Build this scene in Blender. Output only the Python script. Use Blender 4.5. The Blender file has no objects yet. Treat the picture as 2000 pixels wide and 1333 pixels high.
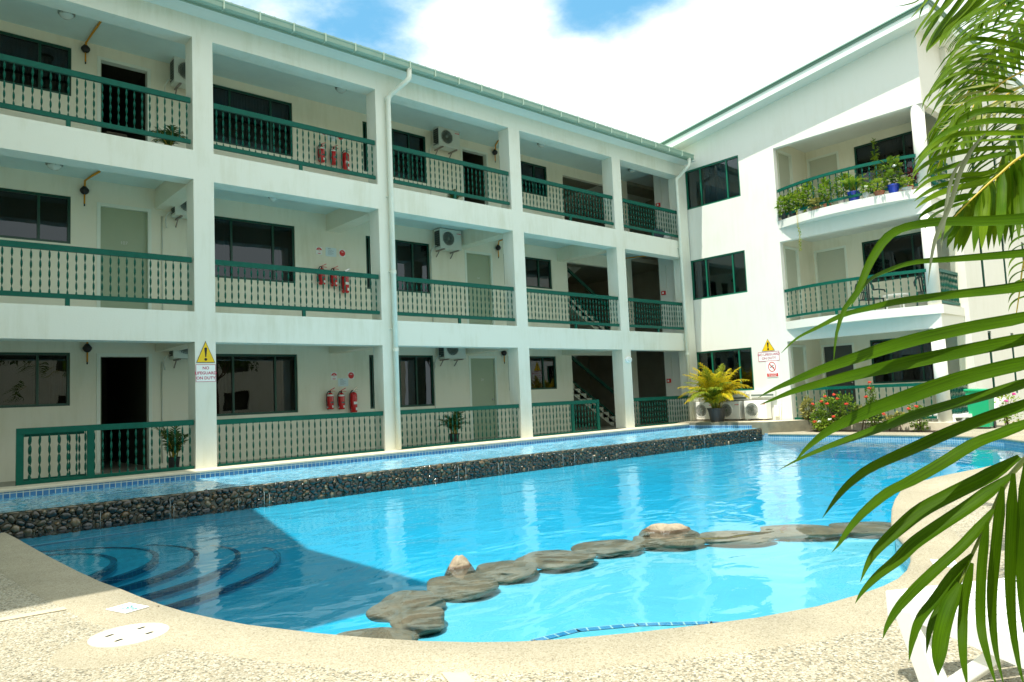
import bpy, bmesh, math, random
from mathutils import Vector, Matrix, noise
R_ = math.radians
random.seed(7)
sc = bpy.context.scene
COL = sc.collection

# ------------------------------------------------------------------ camera
FPX = 1407.92                                   # focal length in pixels of a 2000 px wide frame
CAM = Vector((-3.31308, -12.34642, 0.92458))
PIT, ROL, YAW = 0.0788452, 0.0439757, -0.7275257
ROT = Matrix.Rotation(YAW, 3, 'Z') @ Matrix.Rotation(PIT, 3, 'X') @ Matrix.Rotation(ROL, 3, 'Y')
cd = bpy.data.cameras.new('camera'); cam = bpy.data.objects.new('camera', cd); COL.objects.link(cam)
cd.sensor_width = 36; cd.lens = 36*FPX/2000; cd.clip_start = .05; cd.clip_end = 3000
M3 = Matrix((ROT.col[0], ROT.col[2], -ROT.col[1])).transposed()
cam.matrix_world = Matrix.Translation(CAM) @ M3.to_4x4()
sc.camera = cam
def at(px, py, depth):                          # a point at that depth along the view
    return CAM + ROT @ Vector(((px-1000)/FPX*depth, depth, -(py-666.5)/FPX*depth))

# ------------------------------------------------------------------ light
SUN = Vector((-.40, -.083, 1)).normalized()
sl = bpy.data.lights.new('sun', 'SUN'); so = bpy.data.objects.new('sun', sl); COL.objects.link(so)
sl.energy = 4.0; sl.angle = R_(.53); sl.color = (1, .95, .86)
so.rotation_euler = SUN.to_track_quat('Z', 'Y').to_euler()
elev = math.asin(SUN.z); azim = math.atan2(SUN.x, SUN.y)
wd = bpy.data.worlds.new('World'); sc.world = wd; wd.use_nodes = True
nt = wd.node_tree; nt.nodes.clear()
def N(t, tree=None, **k):
    n = (tree or nt).nodes.new(t)
    for a, b in k.items(): setattr(n, a, b)
    return n
L = nt.links.new
out = N('ShaderNodeOutputWorld'); bg = N('ShaderNodeBackground'); sky = N('ShaderNodeTexSky')
sky.sky_type = 'NISHITA'; sky.sun_disc = False; sky.sun_elevation = elev; sky.sun_rotation = azim
sky.air_density = 1.0; sky.dust_density = .6; sky.ozone_density = 1.6
tc = N('ShaderNodeTexCoord')
mp = N('ShaderNodeMapping'); mp.inputs['Scale'].default_value = (1, 1, 2.0); mp.inputs['Location'].default_value = (.35, .1, .2)
L(tc.outputs['Generated'], mp.inputs['Vector'])
nz = N('ShaderNodeTexNoise'); nz.inputs['Scale'].default_value = 3.2; nz.inputs['Detail'].default_value = 9; nz.inputs['Roughness'].default_value = .6
L(mp.outputs[0], nz.inputs['Vector'])
# clear patches of the sky: directions where the cloud cover opens
def clear(px, py, r, amt, prev):
    d = (at(px, py, 1)-CAM).normalized()
    ds = N('ShaderNodeVectorMath', operation='DISTANCE'); nv = N('ShaderNodeVectorMath', operation='NORMALIZE')
    L(tc.outputs['Generated'], nv.inputs[0]); L(nv.outputs[0], ds.inputs[0]); ds.inputs[1].default_value = d
    mr = N('ShaderNodeMapRange', interpolation_type='SMOOTHSTEP'); L(ds.outputs['Value'], mr.inputs['Value'])
    mr.inputs['From Min'].default_value = 0; mr.inputs['From Max'].default_value = r
    mr.inputs['To Min'].default_value = amt; mr.inputs['To Max'].default_value = 0
    ad = N('ShaderNodeMath', operation='ADD'); L(mr.outputs[0], ad.inputs[0])
    if prev is None: ad.inputs[1].default_value = 0
    else: L(prev, ad.inputs[1])
    return ad.outputs[0]
o = clear(1235, 10, .15, .42, None)
o = clear(1100, -20, .14, .34, o)
o = clear(1400, -50, .12, .24, o)
o = clear(720, 30, .17, .17, o)
o = clear(560, -40, .24, .20, o)
o = clear(1300, 230, .50, -.16, o)
sb = N('ShaderNodeMath', operation='SUBTRACT'); L(nz.outputs['Fac'], sb.inputs[0]); L(o, sb.inputs[1])
cr = N('ShaderNodeMapRange', interpolation_type='SMOOTHSTEP'); L(sb.outputs[0], cr.inputs['Value'])
cr.inputs['From Min'].default_value = .17; cr.inputs['From Max'].default_value = .46
mx = N('ShaderNodeMix', data_type='RGBA'); L(cr.outputs[0], mx.inputs['Factor'])
hz = N('ShaderNodeMix', data_type='RGBA'); hz.inputs['Factor'].default_value = .72; L(sky.outputs[0], hz.inputs['A']); hz.inputs['B'].default_value = (1.5, 4.6, 7.2, 1)
L(hz.outputs['Result'], mx.inputs['A']); mx.inputs['B'].default_value = (8.6, 9.4, 9.3, 1)
L(mx.outputs['Result'], bg.inputs['Color']); bg.inputs['Strength'].default_value = .092
L(bg.outputs[0], out.inputs[0])
sc.view_settings.view_transform = 'Standard'; sc.view_settings.look = 'None'
sc.view_settings.exposure = .72; sc.view_settings.gamma = 1
sc.cycles.max_bounces = 10; sc.cycles.transparent_max_bounces = 16; sc.cycles.diffuse_bounces = 5; sc.cycles.glossy_bounces = 4
sc.cycles.caustics_reflective = False; sc.cycles.caustics_refractive = False
sc.cycles.use_denoising = True

# ------------------------------------------------------------------ materials
MATS = {}
def newmat(name):
    m = bpy.data.materials.new(name); m.use_nodes = True
    t = m.node_tree; t.nodes.clear()
    return m, t
def mat(name, col, rough=.6, var=.0, vscale=3, bump=0, bscale=60, spec=.4, metal=0, col2=None, emit=0, coat=0):
    if name in MATS: return MATS[name]
    m, t = newmat(name); l = t.links.new
    o = N('ShaderNodeOutputMaterial', t); p = N('ShaderNodeBsdfPrincipled', t); l(p.outputs[0], o.inputs[0])
    p.inputs['Roughness'].default_value = rough; p.inputs['Metallic'].default_value = metal
    p.inputs['Specular IOR Level'].default_value = spec; p.inputs['Coat Weight'].default_value = coat
    g = N('ShaderNodeNewGeometry', t)
    c = (*col, 1)
    if var or col2:
        n = N('ShaderNodeTexNoise', t); n.inputs['Scale'].default_value = vscale; n.inputs['Detail'].default_value = 6; n.inputs['Roughness'].default_value = .65
        l(g.outputs['Position'], n.inputs['Vector'])
        x = N('ShaderNodeMix', t, data_type='RGBA'); mr = N('ShaderNodeMapRange', t); l(n.outputs['Fac'], mr.inputs[0])
        mr.inputs['From Min'].default_value = .3; mr.inputs['From Max'].default_value = .7
        l(mr.outputs[0], x.inputs['Factor'])
        c2 = col2 or tuple(max(0, a*(1-var)) for a in col)
        x.inputs['A'].default_value = c; x.inputs['B'].default_value = (*c2, 1)
        l(x.outputs['Result'], p.inputs['Base Color'])
    else: p.inputs['Base Color'].default_value = c
    if bump:
        n = N('ShaderNodeTexNoise', t); n.inputs['Scale'].default_value = bscale; n.inputs['Detail'].default_value = 4
        l(g.outputs['Position'], n.inputs['Vector'])
        b = N('ShaderNodeBump', t); b.inputs['Strength'].default_value = bump; b.inputs['Distance'].default_value = .01
        l(n.outputs['Fac'], b.inputs['Height']); l(b.outputs[0], p.inputs['Normal'])
    if emit:
        p.inputs['Emission Color'].default_value = c; p.inputs['Emission Strength'].default_value = emit
    MATS[name] = m
    return m
def plaster(name, col, dirt=.08):
    # painted render: faint roller mottling and vertical rain streaks
    m, t = newmat(name); l = t.links.new
    o = N('ShaderNodeOutputMaterial', t); p = N('ShaderNodeBsdfPrincipled', t); l(p.outputs[0], o.inputs[0])
    p.inputs['Roughness'].default_value = .7; p.inputs['Specular IOR Level'].default_value = .25
    g = N('ShaderNodeNewGeometry', t)
    mp = N('ShaderNodeMapping', t); mp.inputs['Scale'].default_value = (4.5, 4.5, .55); l(g.outputs['Position'], mp.inputs[0])
    n = N('ShaderNodeTexNoise', t); n.inputs['Scale'].default_value = 1.6; n.inputs['Detail'].default_value = 8; n.inputs['Roughness'].default_value = .7; l(mp.outputs[0], n.inputs['Vector'])
    n2 = N('ShaderNodeTexNoise', t); n2.inputs['Scale'].default_value = 1.1; n2.inputs['Detail'].default_value = 5; l(g.outputs['Position'], n2.inputs['Vector'])
    a = N('ShaderNodeMath', t, operation='MULTIPLY'); l(n.outputs['Fac'], a.inputs[0]); l(n2.outputs['Fac'], a.inputs[1])
    mr = N('ShaderNodeMapRange', t); l(a.outputs[0], mr.inputs[0]); mr.inputs['From Min'].default_value = .24; mr.inputs['From Max'].default_value = .42
    x = N('ShaderNodeMix', t, data_type='RGBA'); l(mr.outputs[0], x.inputs['Factor'])
    x.inputs['A'].default_value = (*col, 1); x.inputs['B'].default_value = (col[0]*(1-dirt), col[1]*(1-dirt*1.05), col[2]*(1-dirt*1.5), 1)
    l(x.outputs['Result'], p.inputs['Base Color'])
    nb = N('ShaderNodeTexNoise', t); nb.inputs['Scale'].default_value = 45; nb.inputs['Detail'].default_value = 5; l(g.outputs['Position'], nb.inputs['Vector'])
    b = N('ShaderNodeBump', t); b.inputs['Strength'].default_value = .22; b.inputs['Distance'].default_value = .006; l(nb.outputs['Fac'], b.inputs['Height']); l(b.outputs[0], p.inputs['Normal'])
    MATS[name] = m
    return m
def leafmat(name, col, col2, tr=.45, rough=.38, grain=False, spec=.16):
    m, t = newmat(name); l = t.links.new
    o = N('ShaderNodeOutputMaterial', t); p = N('ShaderNodeBsdfPrincipled', t); tl = N('ShaderNodeBsdfTranslucent', t)
    ms = N('ShaderNodeMixShader', t); ms.inputs[0].default_value = tr; l(p.outputs[0], ms.inputs[1]); l(tl.outputs[0], ms.inputs[2]); l(ms.outputs[0], o.inputs[0])
    g = N('ShaderNodeNewGeometry', t); x = N('ShaderNodeMix', t, data_type='RGBA')
    n = N('ShaderNodeTexNoise', t); n.inputs['Scale'].default_value = 9; n.inputs['Detail'].default_value = 3; l(g.outputs['Position'], n.inputs['Vector'])
    a = N('ShaderNodeMath', t, operation='ADD'); l(g.outputs['Random Per Island'], a.inputs[0]); l(n.outputs['Fac'], a.inputs[1])
    mr = N('ShaderNodeMapRange', t); l(a.outputs[0], mr.inputs[0]); mr.inputs['From Min'].default_value = .35; mr.inputs['From Max'].default_value = 1.25
    l(mr.outputs[0], x.inputs['Factor']); x.inputs['A'].default_value = (*col, 1); x.inputs['B'].default_value = (*col2, 1)
    cc = x.outputs['Result']
    if grain:                                    # long veins along the blade
        uv = N('ShaderNodeUVMap', t); mp = N('ShaderNodeMapping', t); mp.inputs['Scale'].default_value = (.5, 14, 1); l(uv.outputs[0], mp.inputs[0])
        w = N('ShaderNodeTexNoise', t); w.inputs['Scale'].default_value = 3; w.inputs['Detail'].default_value = 3; l(mp.outputs[0], w.inputs['Vector'])
        hm = N('ShaderNodeMapRange', t); l(w.outputs['Fac'], hm.inputs[0]); hm.inputs['From Min'].default_value = .3; hm.inputs['From Max'].default_value = .7; hm.inputs['To Min'].default_value = .5; hm.inputs['To Max'].default_value = 1.4
        sc_ = N('ShaderNodeVectorMath', t, operation='SCALE'); l(cc, sc_.inputs[0]); l(hm.outputs[0], sc_.inputs['Scale']); cc = sc_.outputs[0]
        b = N('ShaderNodeBump', t); b.inputs['Strength'].default_value = .25; b.inputs['Distance'].default_value = .002; l(w.outputs['Fac'], b.inputs['Height']); l(b.outputs[0], p.inputs['Normal'])
    l(cc, p.inputs['Base Color']); l(cc, tl.inputs['Color'])
    p.inputs['Roughness'].default_value = rough; p.inputs['Specular IOR Level'].default_value = spec
    MATS[name] = m
    return m

W_FRONT = plaster('facade_paint', (.72, .735, .635), .12)
W_SUN = plaster('east_wing_paint', (.73, .73, .66), .05)
W_BACK = plaster('corridor_wall_paint', (.77, .76, .62), .10)
CEIL = mat('ceiling_paint', (.66, .80, .76), .7, .06)
GREEN = mat('green_paint', (.003, .105, .070), .42, .25, 12, spec=.15)
GREEND = mat('dark_green_frame', (.004, .055, .034), .35)
ROOFG = mat('roof_green', (.27, .42, .34), .4, .12, 3)
GUTTER = mat('gutter_green', (.27, .40, .31), .38, .12, 4)
SOFF = mat('soffit_paint', (.72, .76, .70), .6, .05)
FASC = mat('fascia_white', (.78, .86, .80), .5, .08)
PVC = mat('pipe_white', (.74, .77, .66), .35, .1, 5)
DOORP = mat('door_green_grey', (.34, .41, .28), .45, .08, 2)
DOORC = mat('door_cream', (.50, .53, .42), .45, .06, 2)
DOORF = mat('door_frame_white', (.72, .78, .68), .4)
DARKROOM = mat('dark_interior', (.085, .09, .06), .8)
WOODDARK = mat('dark_floor_tiles', (.25, .22, .17), .5)
CHROME = mat('chrome', (.6, .6, .6), .15, metal=1)
BLACKR = mat('black_rubber', (.015, .015, .015), .5)
REDP = mat('extinguisher_red', (.55, .008, .01), .25, spec=.6)
REDS = mat('sign_red', (.62, .02, .02), .4)
YEL = mat('sign_yellow', (.80, .52, .01), .4)
YELP = mat('pipe_yellow', (.60, .26, .01), .4)
WHITE = mat('white_plastic', (.86, .88, .86), .35, spec=.5)
WHITES = mat('sign_white', (.80, .82, .78), .5)
PINKT = mat('sign_crimson_ink', (.45, .03, .09), .5)
BLACKI = mat('black_ink', (.01, .01, .01), .5)
TEALI = mat('teal_ink', (.01, .28, .30), .5)
PAPER = mat('paper', (.62, .74, .76), .6)
INKG = mat('grey_ink', (.20, .24, .26), .6)
ACW = mat('ac_casing', (.62, .66, .58), .4, .06, 6)
ACWL = mat('ac_casing_white', (.85, .85, .80), .4)
ACD = mat('ac_dark', (.03, .04, .035), .5)
ACG = mat('ac_grille', (.16, .19, .16), .4)
CONC = mat('concrete_kerb', (.23, .215, .145), .85, col2=(.15, .145, .10), vscale=5, bump=.5, bscale=30)
POTB = mat('black_pot', (.025, .028, .028), .45)
BLUEPOT = mat('blue_glazed_pot', (.012, .05, .42), .15, spec=.7)
TERRA = mat('terracotta_pot', (.42, .15, .08), .7, .2, 10)
WHPOT = mat('white_pot', (.62, .60, .56), .5, .3, 20)
SOIL = mat('garden_soil', (.10, .075, .05), .95, .5, 25, bump=1, bscale=50)
BARK = mat('bark', (.17, .12, .07), .8, .4, 30, bump=.8, bscale=60)
BINM = mat('bin_green', (.01, .36, .16), .35)
CHAIRM = mat('dark_green_plastic', (.012, .035, .035), .3)
LAMPW = mat('lamp_glass', (.70, .76, .70), .2)
CURT = mat('curtain_grey', (.30, .33, .38), .8)
CURTD = mat('curtain_dark_blue', (.035, .055, .085), .8)
CURTR = mat('curtain_brown', (.20, .08, .05), .8)
LF_NEAR = leafmat('palm_blade', (.016, .058, .0005), (.045, .102, .001), .30, .45, True, .05)
LF_MID = leafmat('palm_leaf', (.032, .100, .001), (.11, .19, .004), .42, .42, True, .07)
LF_PALE = leafmat('palm_leaf_pale', (.22, .27, .07), (.36, .36, .11), .35, .45)
LF_YEL = leafmat('areca_leaf', (.26, .30, .012), (.62, .46, .015), .40, .4)
LF_POT = leafmat('potted_palm_leaf', (.03, .085, .02), (.07, .13, .03), .3, .45)
LF_SHR = leafmat('shrub_leaf', (.035, .10, .012), (.20, .30, .03), .3, .4)
LF_LIME = leafmat('lime_leaf', (.13, .26, .02), (.30, .38, .04), .3, .4)
LF_CROT = leafmat('croton_leaf', (.05, .10, .02), (.48, .44, .13), .3, .4)
LF_BALC = leafmat('balcony_leaf', (.07, .19, .015), (.26, .37, .03), .35, .4)
LF_DARK = leafmat('dark_red_leaf', (.03, .02, .02), (.12, .02, .03), .2, .4)
LF_FAR = leafmat('tree_leaf', (.02, .06, .012), (.07, .13, .02), .3, .5)
FLR = mat('flower_red', (.72, .07, .03), .5)
FLP = mat('flower_pink', (.72, .05, .35), .5)
FLW = mat('flower_white', (.85, .85, .80), .5)
RACH = mat('rachis_yellow', (.46, .34, .03), .45)
RACHG = mat('rachis_green', (.14, .18, .02), .45)

def glassmat(name='window_glass', tint=(.20, .25, .25)):
    m, t = newmat(name); l = t.links.new
    o = N('ShaderNodeOutputMaterial', t); f = N('ShaderNodeFresnel', t); f.inputs[0].default_value = 1.55
    tr = N('ShaderNodeBsdfTransparent', t); tr.inputs[0].default_value = (*tint, 1)
    gl = N('ShaderNodeBsdfGlossy', t); gl.inputs['Roughness'].default_value = .01; gl.inputs[0].default_value = (.9, .95, 1, 1)
    g = N('ShaderNodeNewGeometry', t); n = N('ShaderNodeTexNoise', t); n.inputs['Scale'].default_value = 1.2; l(g.outputs['Position'], n.inputs['Vector'])
    b = N('ShaderNodeBump', t); b.inputs['Strength'].default_value = .05; b.inputs['Distance'].default_value = .05; l(n.outputs['Fac'], b.inputs['Height']); l(b.outputs[0], gl.inputs['Normal'])
    m2 = N('ShaderNodeMath', t, operation='MULTIPLY'); l(f.outputs[0], m2.inputs[0]); m2.inputs[1].default_value = 1.1; m2.use_clamp = True
    s = N('ShaderNodeMixShader', t); l(m2.outputs[0], s.inputs[0]); l(tr.outputs[0], s.inputs[1]); l(gl.outputs[0], s.inputs[2]); l(s.outputs[0], o.inputs[0])
    return m
GLASS = glassmat(); GLASSC = glassmat('clear_window_glass', (.55, .62, .62))

def watermat(name, tint, absorb, dens, s1, s2, amp, milk=0, milk_sky_c=(.3,.66,.86)):
    m, t = newmat(name); l = t.links.new
    o = N('ShaderNodeOutputMaterial', t); f = N('ShaderNodeFresnel', t); f.inputs[0].default_value = 1.33
    tr = N('ShaderNodeBsdfTransparent', t); tr.inputs[0].default_value = (*tint, 1)
    gl = N('ShaderNodeBsdfGlossy', t); gl.inputs['Roughness'].default_value = .015; gl.inputs[0].default_value = (1, 1, 1, 1)
    g = N('ShaderNodeNewGeometry', t)
    mp = N('ShaderNodeMapping', t); mp.inputs['Rotation'].default_value = (0, 0, R_(-42)); mp.inputs['Scale'].default_value = (1, 1.5, 1); l(g.outputs['Position'], mp.inputs[0])
    n1 = N('ShaderNodeTexNoise', t); n1.inputs['Scale'].default_value = s1; n1.inputs['Detail'].default_value = 2; n1.inputs['Distortion'].default_value = .6; l(mp.outputs[0], n1.inputs['Vector'])
    n2 = N('ShaderNodeTexNoise', t); n2.inputs['Scale'].default_value = s2; n2.inputs['Detail'].default_value = 3; l(mp.outputs[0], n2.inputs['Vector'])
    # rougher beside the overflow wall, calm at the near end
    sp = N('ShaderNodeSeparateXYZ', t); l(g.outputs['Position'], sp.inputs[0])
    mr = N('ShaderNodeMapRange', t); l(sp.outputs['Y'], mr.inputs[0]); mr.inputs['From Min'].default_value = -9; mr.inputs['From Max'].default_value = -2.4; mr.inputs['To Min'].default_value = .25; mr.inputs['To Max'].default_value = 1.25
    ml = N('ShaderNodeMath', t, operation='MULTIPLY'); l(n2.outputs['Fac'], ml.inputs[0]); l(mr.outputs[0], ml.inputs[1])
    m3 = N('ShaderNodeMath', t, operation='MULTIPLY_ADD'); l(ml.outputs[0], m3.inputs[0]); m3.inputs[1].default_value = s1/s2*1.1; l(n1.outputs['Fac'], m3.inputs[2])
    b = N('ShaderNodeBump', t); b.inputs['Strength'].default_value = 1; b.inputs['Distance'].default_value = amp; l(m3.outputs[0], b.inputs['Height'])
    l(b.outputs[0], gl.inputs['Normal']); l(b.outputs[0], f.inputs['Normal'])
    body = tr.outputs[0]
    if milk:                                     # pale blue diffuse for aerated water, with sky reflection and body light painted in
        df = N('ShaderNodeBsdfDiffuse', t); df.inputs[0].default_value = (*milk_sky_c, 1); l(b.outputs[0], df.inputs['Normal'])
        nn = N('ShaderNodeTexNoise', t); nn.inputs['Scale'].default_value = 5; nn.inputs['Detail'].default_value = 6; l(mp.outputs[0], nn.inputs['Vector'])
        mm = N('ShaderNodeMapRange', t); l(nn.outputs['Fac'], mm.inputs[0]); mm.inputs['From Min'].default_value = .35; mm.inputs['From Max'].default_value = .65; mm.inputs['To Min'].default_value = milk*.65; mm.inputs['To Max'].default_value = min(1, milk*1.3)
        m4 = N('ShaderNodeMixShader', t); l(mm.outputs[0], m4.inputs[0]); l(tr.outputs[0], m4.inputs[1]); l(df.outputs[0], m4.inputs[2]); body = m4.outputs[0]
        fk = N('ShaderNodeMath', t, operation='MULTIPLY'); l(f.outputs[0], fk.inputs[0]); fk.inputs[1].default_value = .55
    s = N('ShaderNodeMixShader', t); l(fk.outputs[0] if milk else f.outputs[0], s.inputs[0]); l(body, s.inputs[1]); l(gl.outputs[0], s.inputs[2]); l(s.outputs[0], o.inputs[0])
    if dens:
        v = N('ShaderNodeVolumeAbsorption', t); v.inputs[0].default_value = (*absorb, 1); v.inputs[1].default_value = dens; l(v.outputs[0], o.inputs['Volume'])
    m.surface_render_method = 'BLENDED' if hasattr(m, 'surface_render_method') else m.surface_render_method
    return m
WATER = watermat('pool_water', (.84, .97, 1), (.10, .87, .99), .22, 1.3, 7, .022)
WATERU = watermat('upper_pool_water', (.80, .95, 1), (.2, .88, .98), 0, 9.0, 30, .004, .75, (.19, .56, .78))

def tilemat(name, size, c1, c2, grout):
    m, t = newmat(name); l = t.links.new
    o = N('ShaderNodeOutputMaterial', t); p = N('ShaderNodeBsdfPrincipled', t); l(p.outputs[0], o.inputs[0])
    uv = N('ShaderNodeUVMap', t); b = N('ShaderNodeTexBrick', t); l(uv.outputs[0], b.inputs['Vector'])
    b.offset = 0; b.inputs['Scale'].default_value = 1; b.inputs['Brick Width'].default_value = size; b.inputs['Row Height'].default_value = size
    b.inputs['Mortar Size'].default_value = size*.07; b.inputs['Mortar Smooth'].default_value = .1; b.inputs['Bias'].default_value = 0
    b.inputs['Color1'].default_value = (*c1, 1); b.inputs['Color2'].default_value = (*c2, 1); b.inputs['Mortar'].default_value = (*grout, 1)
    l(b.outputs[0], p.inputs['Base Color']); p.inputs['Roughness'].default_value = .15
    return m
TILE = tilemat('blue_mosaic_tile', .075, (.02, .14, .34), (.06, .22, .42), (.46, .55, .50))
TILES = tilemat('small_blue_tile', .05, (.09, .25, .40), (.18, .35, .47), (.50, .60, .58))
TILEK = tilemat('dark_step_tile', .06, (.012, .075, .17), (.02, .11, .23), (.05, .20, .28))
POOLP = mat('pool_plaster', (.034, .45, .65), .6, .10, 1.2)
POOLS = mat('pool_plaster_shallow', (.12, .48, .60), .6, .08, 1.6)
POOLU = mat('upper_pool_plaster', (.30, .66, .86), .6, .12, 1.5)

def pebblemat(name, scale, ramp, bump, rough=.8):
    m, t = newmat(name); l = t.links.new
    o = N('ShaderNodeOutputMaterial', t); p = N('ShaderNodeBsdfPrincipled', t); l(p.outputs[0], o.inputs[0]); p.inputs['Roughness'].default_value = rough
    g = N('ShaderNodeNewGeometry', t)
    v = N('ShaderNodeTexVoronoi', t); v.inputs['Scale'].default_value = scale; v.inputs['Randomness'].default_value = 1; l(g.outputs['Position'], v.inputs['Vector'])
    sp = N('ShaderNodeSeparateColor', t); l(v.outputs['Color'], sp.inputs[0])
    r = N('ShaderNodeValToRGB', t); l(sp.outputs[0], r.inputs[0]); e = r.color_ramp.elements
    r.color_ramp.interpolation = 'CONSTANT'
    for i, (ps, c) in enumerate(ramp):
        q = e[i] if i < 2 else e.new(ps)
        q.position = ps; q.color = (*c, 1)
    ed = N('ShaderNodeTexVoronoi', t); ed.feature = 'DISTANCE_TO_EDGE'; ed.inputs['Scale'].default_value = scale; l(g.outputs['Position'], ed.inputs['Vector'])
    mr = N('ShaderNodeMapRange', t); l(ed.outputs['Distance'], mr.inputs[0]); mr.inputs['From Max'].default_value = .12
    x = N('ShaderNodeMix', t, data_type='RGBA'); l(mr.outputs[0], x.inputs['Factor']); x.inputs['A'].default_value = (.27, .235, .155, 1); l(r.outputs[0], x.inputs['B'])
    n = N('ShaderNodeTexNoise', t); n.inputs['Scale'].default_value = 1.7; n.inputs['Detail'].default_value = 6; l(g.outputs['Position'], n.inputs['Vector'])
    hm = N('ShaderNodeMapRange', t); l(n.outputs['Fac'], hm.inputs[0]); hm.inputs['From Min'].default_value = .3; hm.inputs['From Max'].default_value = .7; hm.inputs['To Min'].default_value = .84; hm.inputs['To Max'].default_value = 1.08
    s = N('ShaderNodeVectorMath', t, operation='SCALE'); l(x.outputs['Result'], s.inputs[0]); l(hm.outputs[0], s.inputs['Scale']); l(s.outputs[0], p.inputs['Base Color'])
    b = N('ShaderNodeBump', t); b.inputs['Strength'].default_value = bump; b.inputs['Distance'].default_value = .004; l(ed.outputs['Distance'], b.inputs['Height']); l(b.outputs[0], p.inputs['Normal'])
    return m
DECK = pebblemat('exposed_aggregate', 96, [(0, (.34, .295, .20)), (.16, (.41, .375, .27)), (.42, (.12, .12, .09)), (.52, (.47, .445, .35)), (.76, (.22, .20, .14)), (.88, (.53, .51, .42))], .9)
COPE = pebblemat('fine_sand_coping', 140, [(0, (.375, .335, .235)), (.3, (.41, .37, .27)), (.68, (.30, .265, .175)), (.80, (.455, .42, .32)), (.93, (.23, .20, .13))], .35)
SMOOTHC = mat('smooth_concrete_strip', (.58, .50, .34), .8, .12, 8)
PAVE = mat('cream_coping', (.66, .60, .45), .75, .14, 5, bump=.2)

def stonemat(name, cols, rough):
    m, t = newmat(name); l = t.links.new
    o = N('ShaderNodeOutputMaterial', t); p = N('ShaderNodeBsdfPrincipled', t); l(p.outputs[0], o.inputs[0]); p.inputs['Roughness'].default_value = rough; p.inputs['Specular IOR Level'].default_value = .8
    g = N('ShaderNodeNewGeometry', t); r = N('ShaderNodeValToRGB', t); r.color_ramp.interpolation = 'LINEAR'; l(g.outputs['Random Per Island'], r.inputs[0]); e = r.color_ramp.elements
    for i, (ps, c) in enumerate(cols):
        q = e[i] if i < 2 else e.new(ps)
        q.position = ps; q.color = (*c, 1)
    n = N('ShaderNodeTexNoise', t); n.inputs['Scale'].default_value = 30; n.inputs['Detail'].default_value = 5; l(g.outputs['Position'], n.inputs['Vector'])
    hm = N('ShaderNodeMapRange', t); l(n.outputs['Fac'], hm.inputs[0]); hm.inputs['To Min'].default_value = .4; hm.inputs['To Max'].default_value = 1.6
    s = N('ShaderNodeVectorMath', t, operation='SCALE'); l(r.outputs[0], s.inputs[0]); l(hm.outputs[0], s.inputs['Scale']); l(s.outputs[0], p.inputs['Base Color'])
    b = N('ShaderNodeBump', t); b.inputs['Strength'].default_value = .4; b.inputs['Distance'].default_value = .01; l(n.outputs['Fac'], b.inputs['Height']); l(b.outputs[0], p.inputs['Normal'])
    return m
PEB = stonemat('wet_river_stones', [(0, (.006, .012, .013)), (.40, (.014, .022, .016)), (.62, (.020, .015, .006)), (.80, (.045, .042, .018)), (.92, (.10, .060, .020)), (1, (.17, .14, .08))], .13)
ROCKW = mat('submerged_rock', (.25, .155, .09), .6, col2=(.095, .068, .042), vscale=7, bump=1.0, bscale=26)
def rockmat(name, top, top2, low, zline):
    m, t = newmat(name); l = t.links.new
    o = N('ShaderNodeOutputMaterial', t); p = N('ShaderNodeBsdfPrincipled', t); l(p.outputs[0], o.inputs[0])
    g = N('ShaderNodeNewGeometry', t); n = N('ShaderNodeTexNoise', t); n.inputs['Scale'].default_value = 11; n.inputs['Detail'].default_value = 9; n.inputs['Roughness'].default_value = .7; l(g.outputs['Position'], n.inputs['Vector'])
    x = N('ShaderNodeMix', t, data_type='RGBA'); mr = N('ShaderNodeMapRange', t); l(n.outputs['Fac'], mr.inputs[0]); mr.inputs['From Min'].default_value = .38; mr.inputs['From Max'].default_value = .62; l(mr.outputs[0], x.inputs['Factor'])
    x.inputs['A'].default_value = (*top, 1); x.inputs['B'].default_value = (*top2, 1)
    sp = N('ShaderNodeSeparateXYZ', t); l(g.outputs['Position'], sp.inputs[0]); ad = N('ShaderNodeMath', t, operation='MULTIPLY_ADD'); l(n.outputs['Fac'], ad.inputs[0]); ad.inputs[1].default_value = .03; l(sp.outputs['Z'], ad.inputs[2])
    wt = N('ShaderNodeMapRange', t); l(ad.outputs[0], wt.inputs[0]); wt.inputs['From Min'].default_value = zline; wt.inputs['From Max'].default_value = zline+.012
    y = N('ShaderNodeMix', t, data_type='RGBA'); l(wt.outputs[0], y.inputs['Factor']); y.inputs['A'].default_value = (*low, 1); l(x.outputs['Result'], y.inputs['B']); l(y.outputs['Result'], p.inputs['Base Color'])
    rg_ = N('ShaderNodeMapRange', t); l(wt.outputs[0], rg_.inputs[0]); rg_.inputs['To Min'].default_value = .2; rg_.inputs['To Max'].default_value = .85; l(rg_.outputs[0], p.inputs['Roughness'])
    v = N('ShaderNodeTexVoronoi', t); v.feature = 'DISTANCE_TO_EDGE'; v.inputs['Scale'].default_value = 9; l(g.outputs['Position'], v.inputs['Vector'])
    c = N('ShaderNodeMath', t, operation='MINIMUM'); l(v.outputs['Distance'], c.inputs[0]); c.inputs[1].default_value = .05
    h = N('ShaderNodeMath', t, operation='MULTIPLY_ADD'); l(c.outputs[0], h.inputs[0]); h.inputs[1].default_value = 3.0; l(n.outputs['Fac'], h.inputs[2])
    b = N('ShaderNodeBump', t); b.inputs['Strength'].default_value = .9; b.inputs['Distance'].default_value = .014; l(h.outputs[0], b.inputs['Height']); l(b.outputs[0], p.inputs['Normal'])
    return m
ROCKD = rockmat('dry_rock', (.40, .33, .23), (.25, .20, .135), (.10, .065, .035), -.362)

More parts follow.
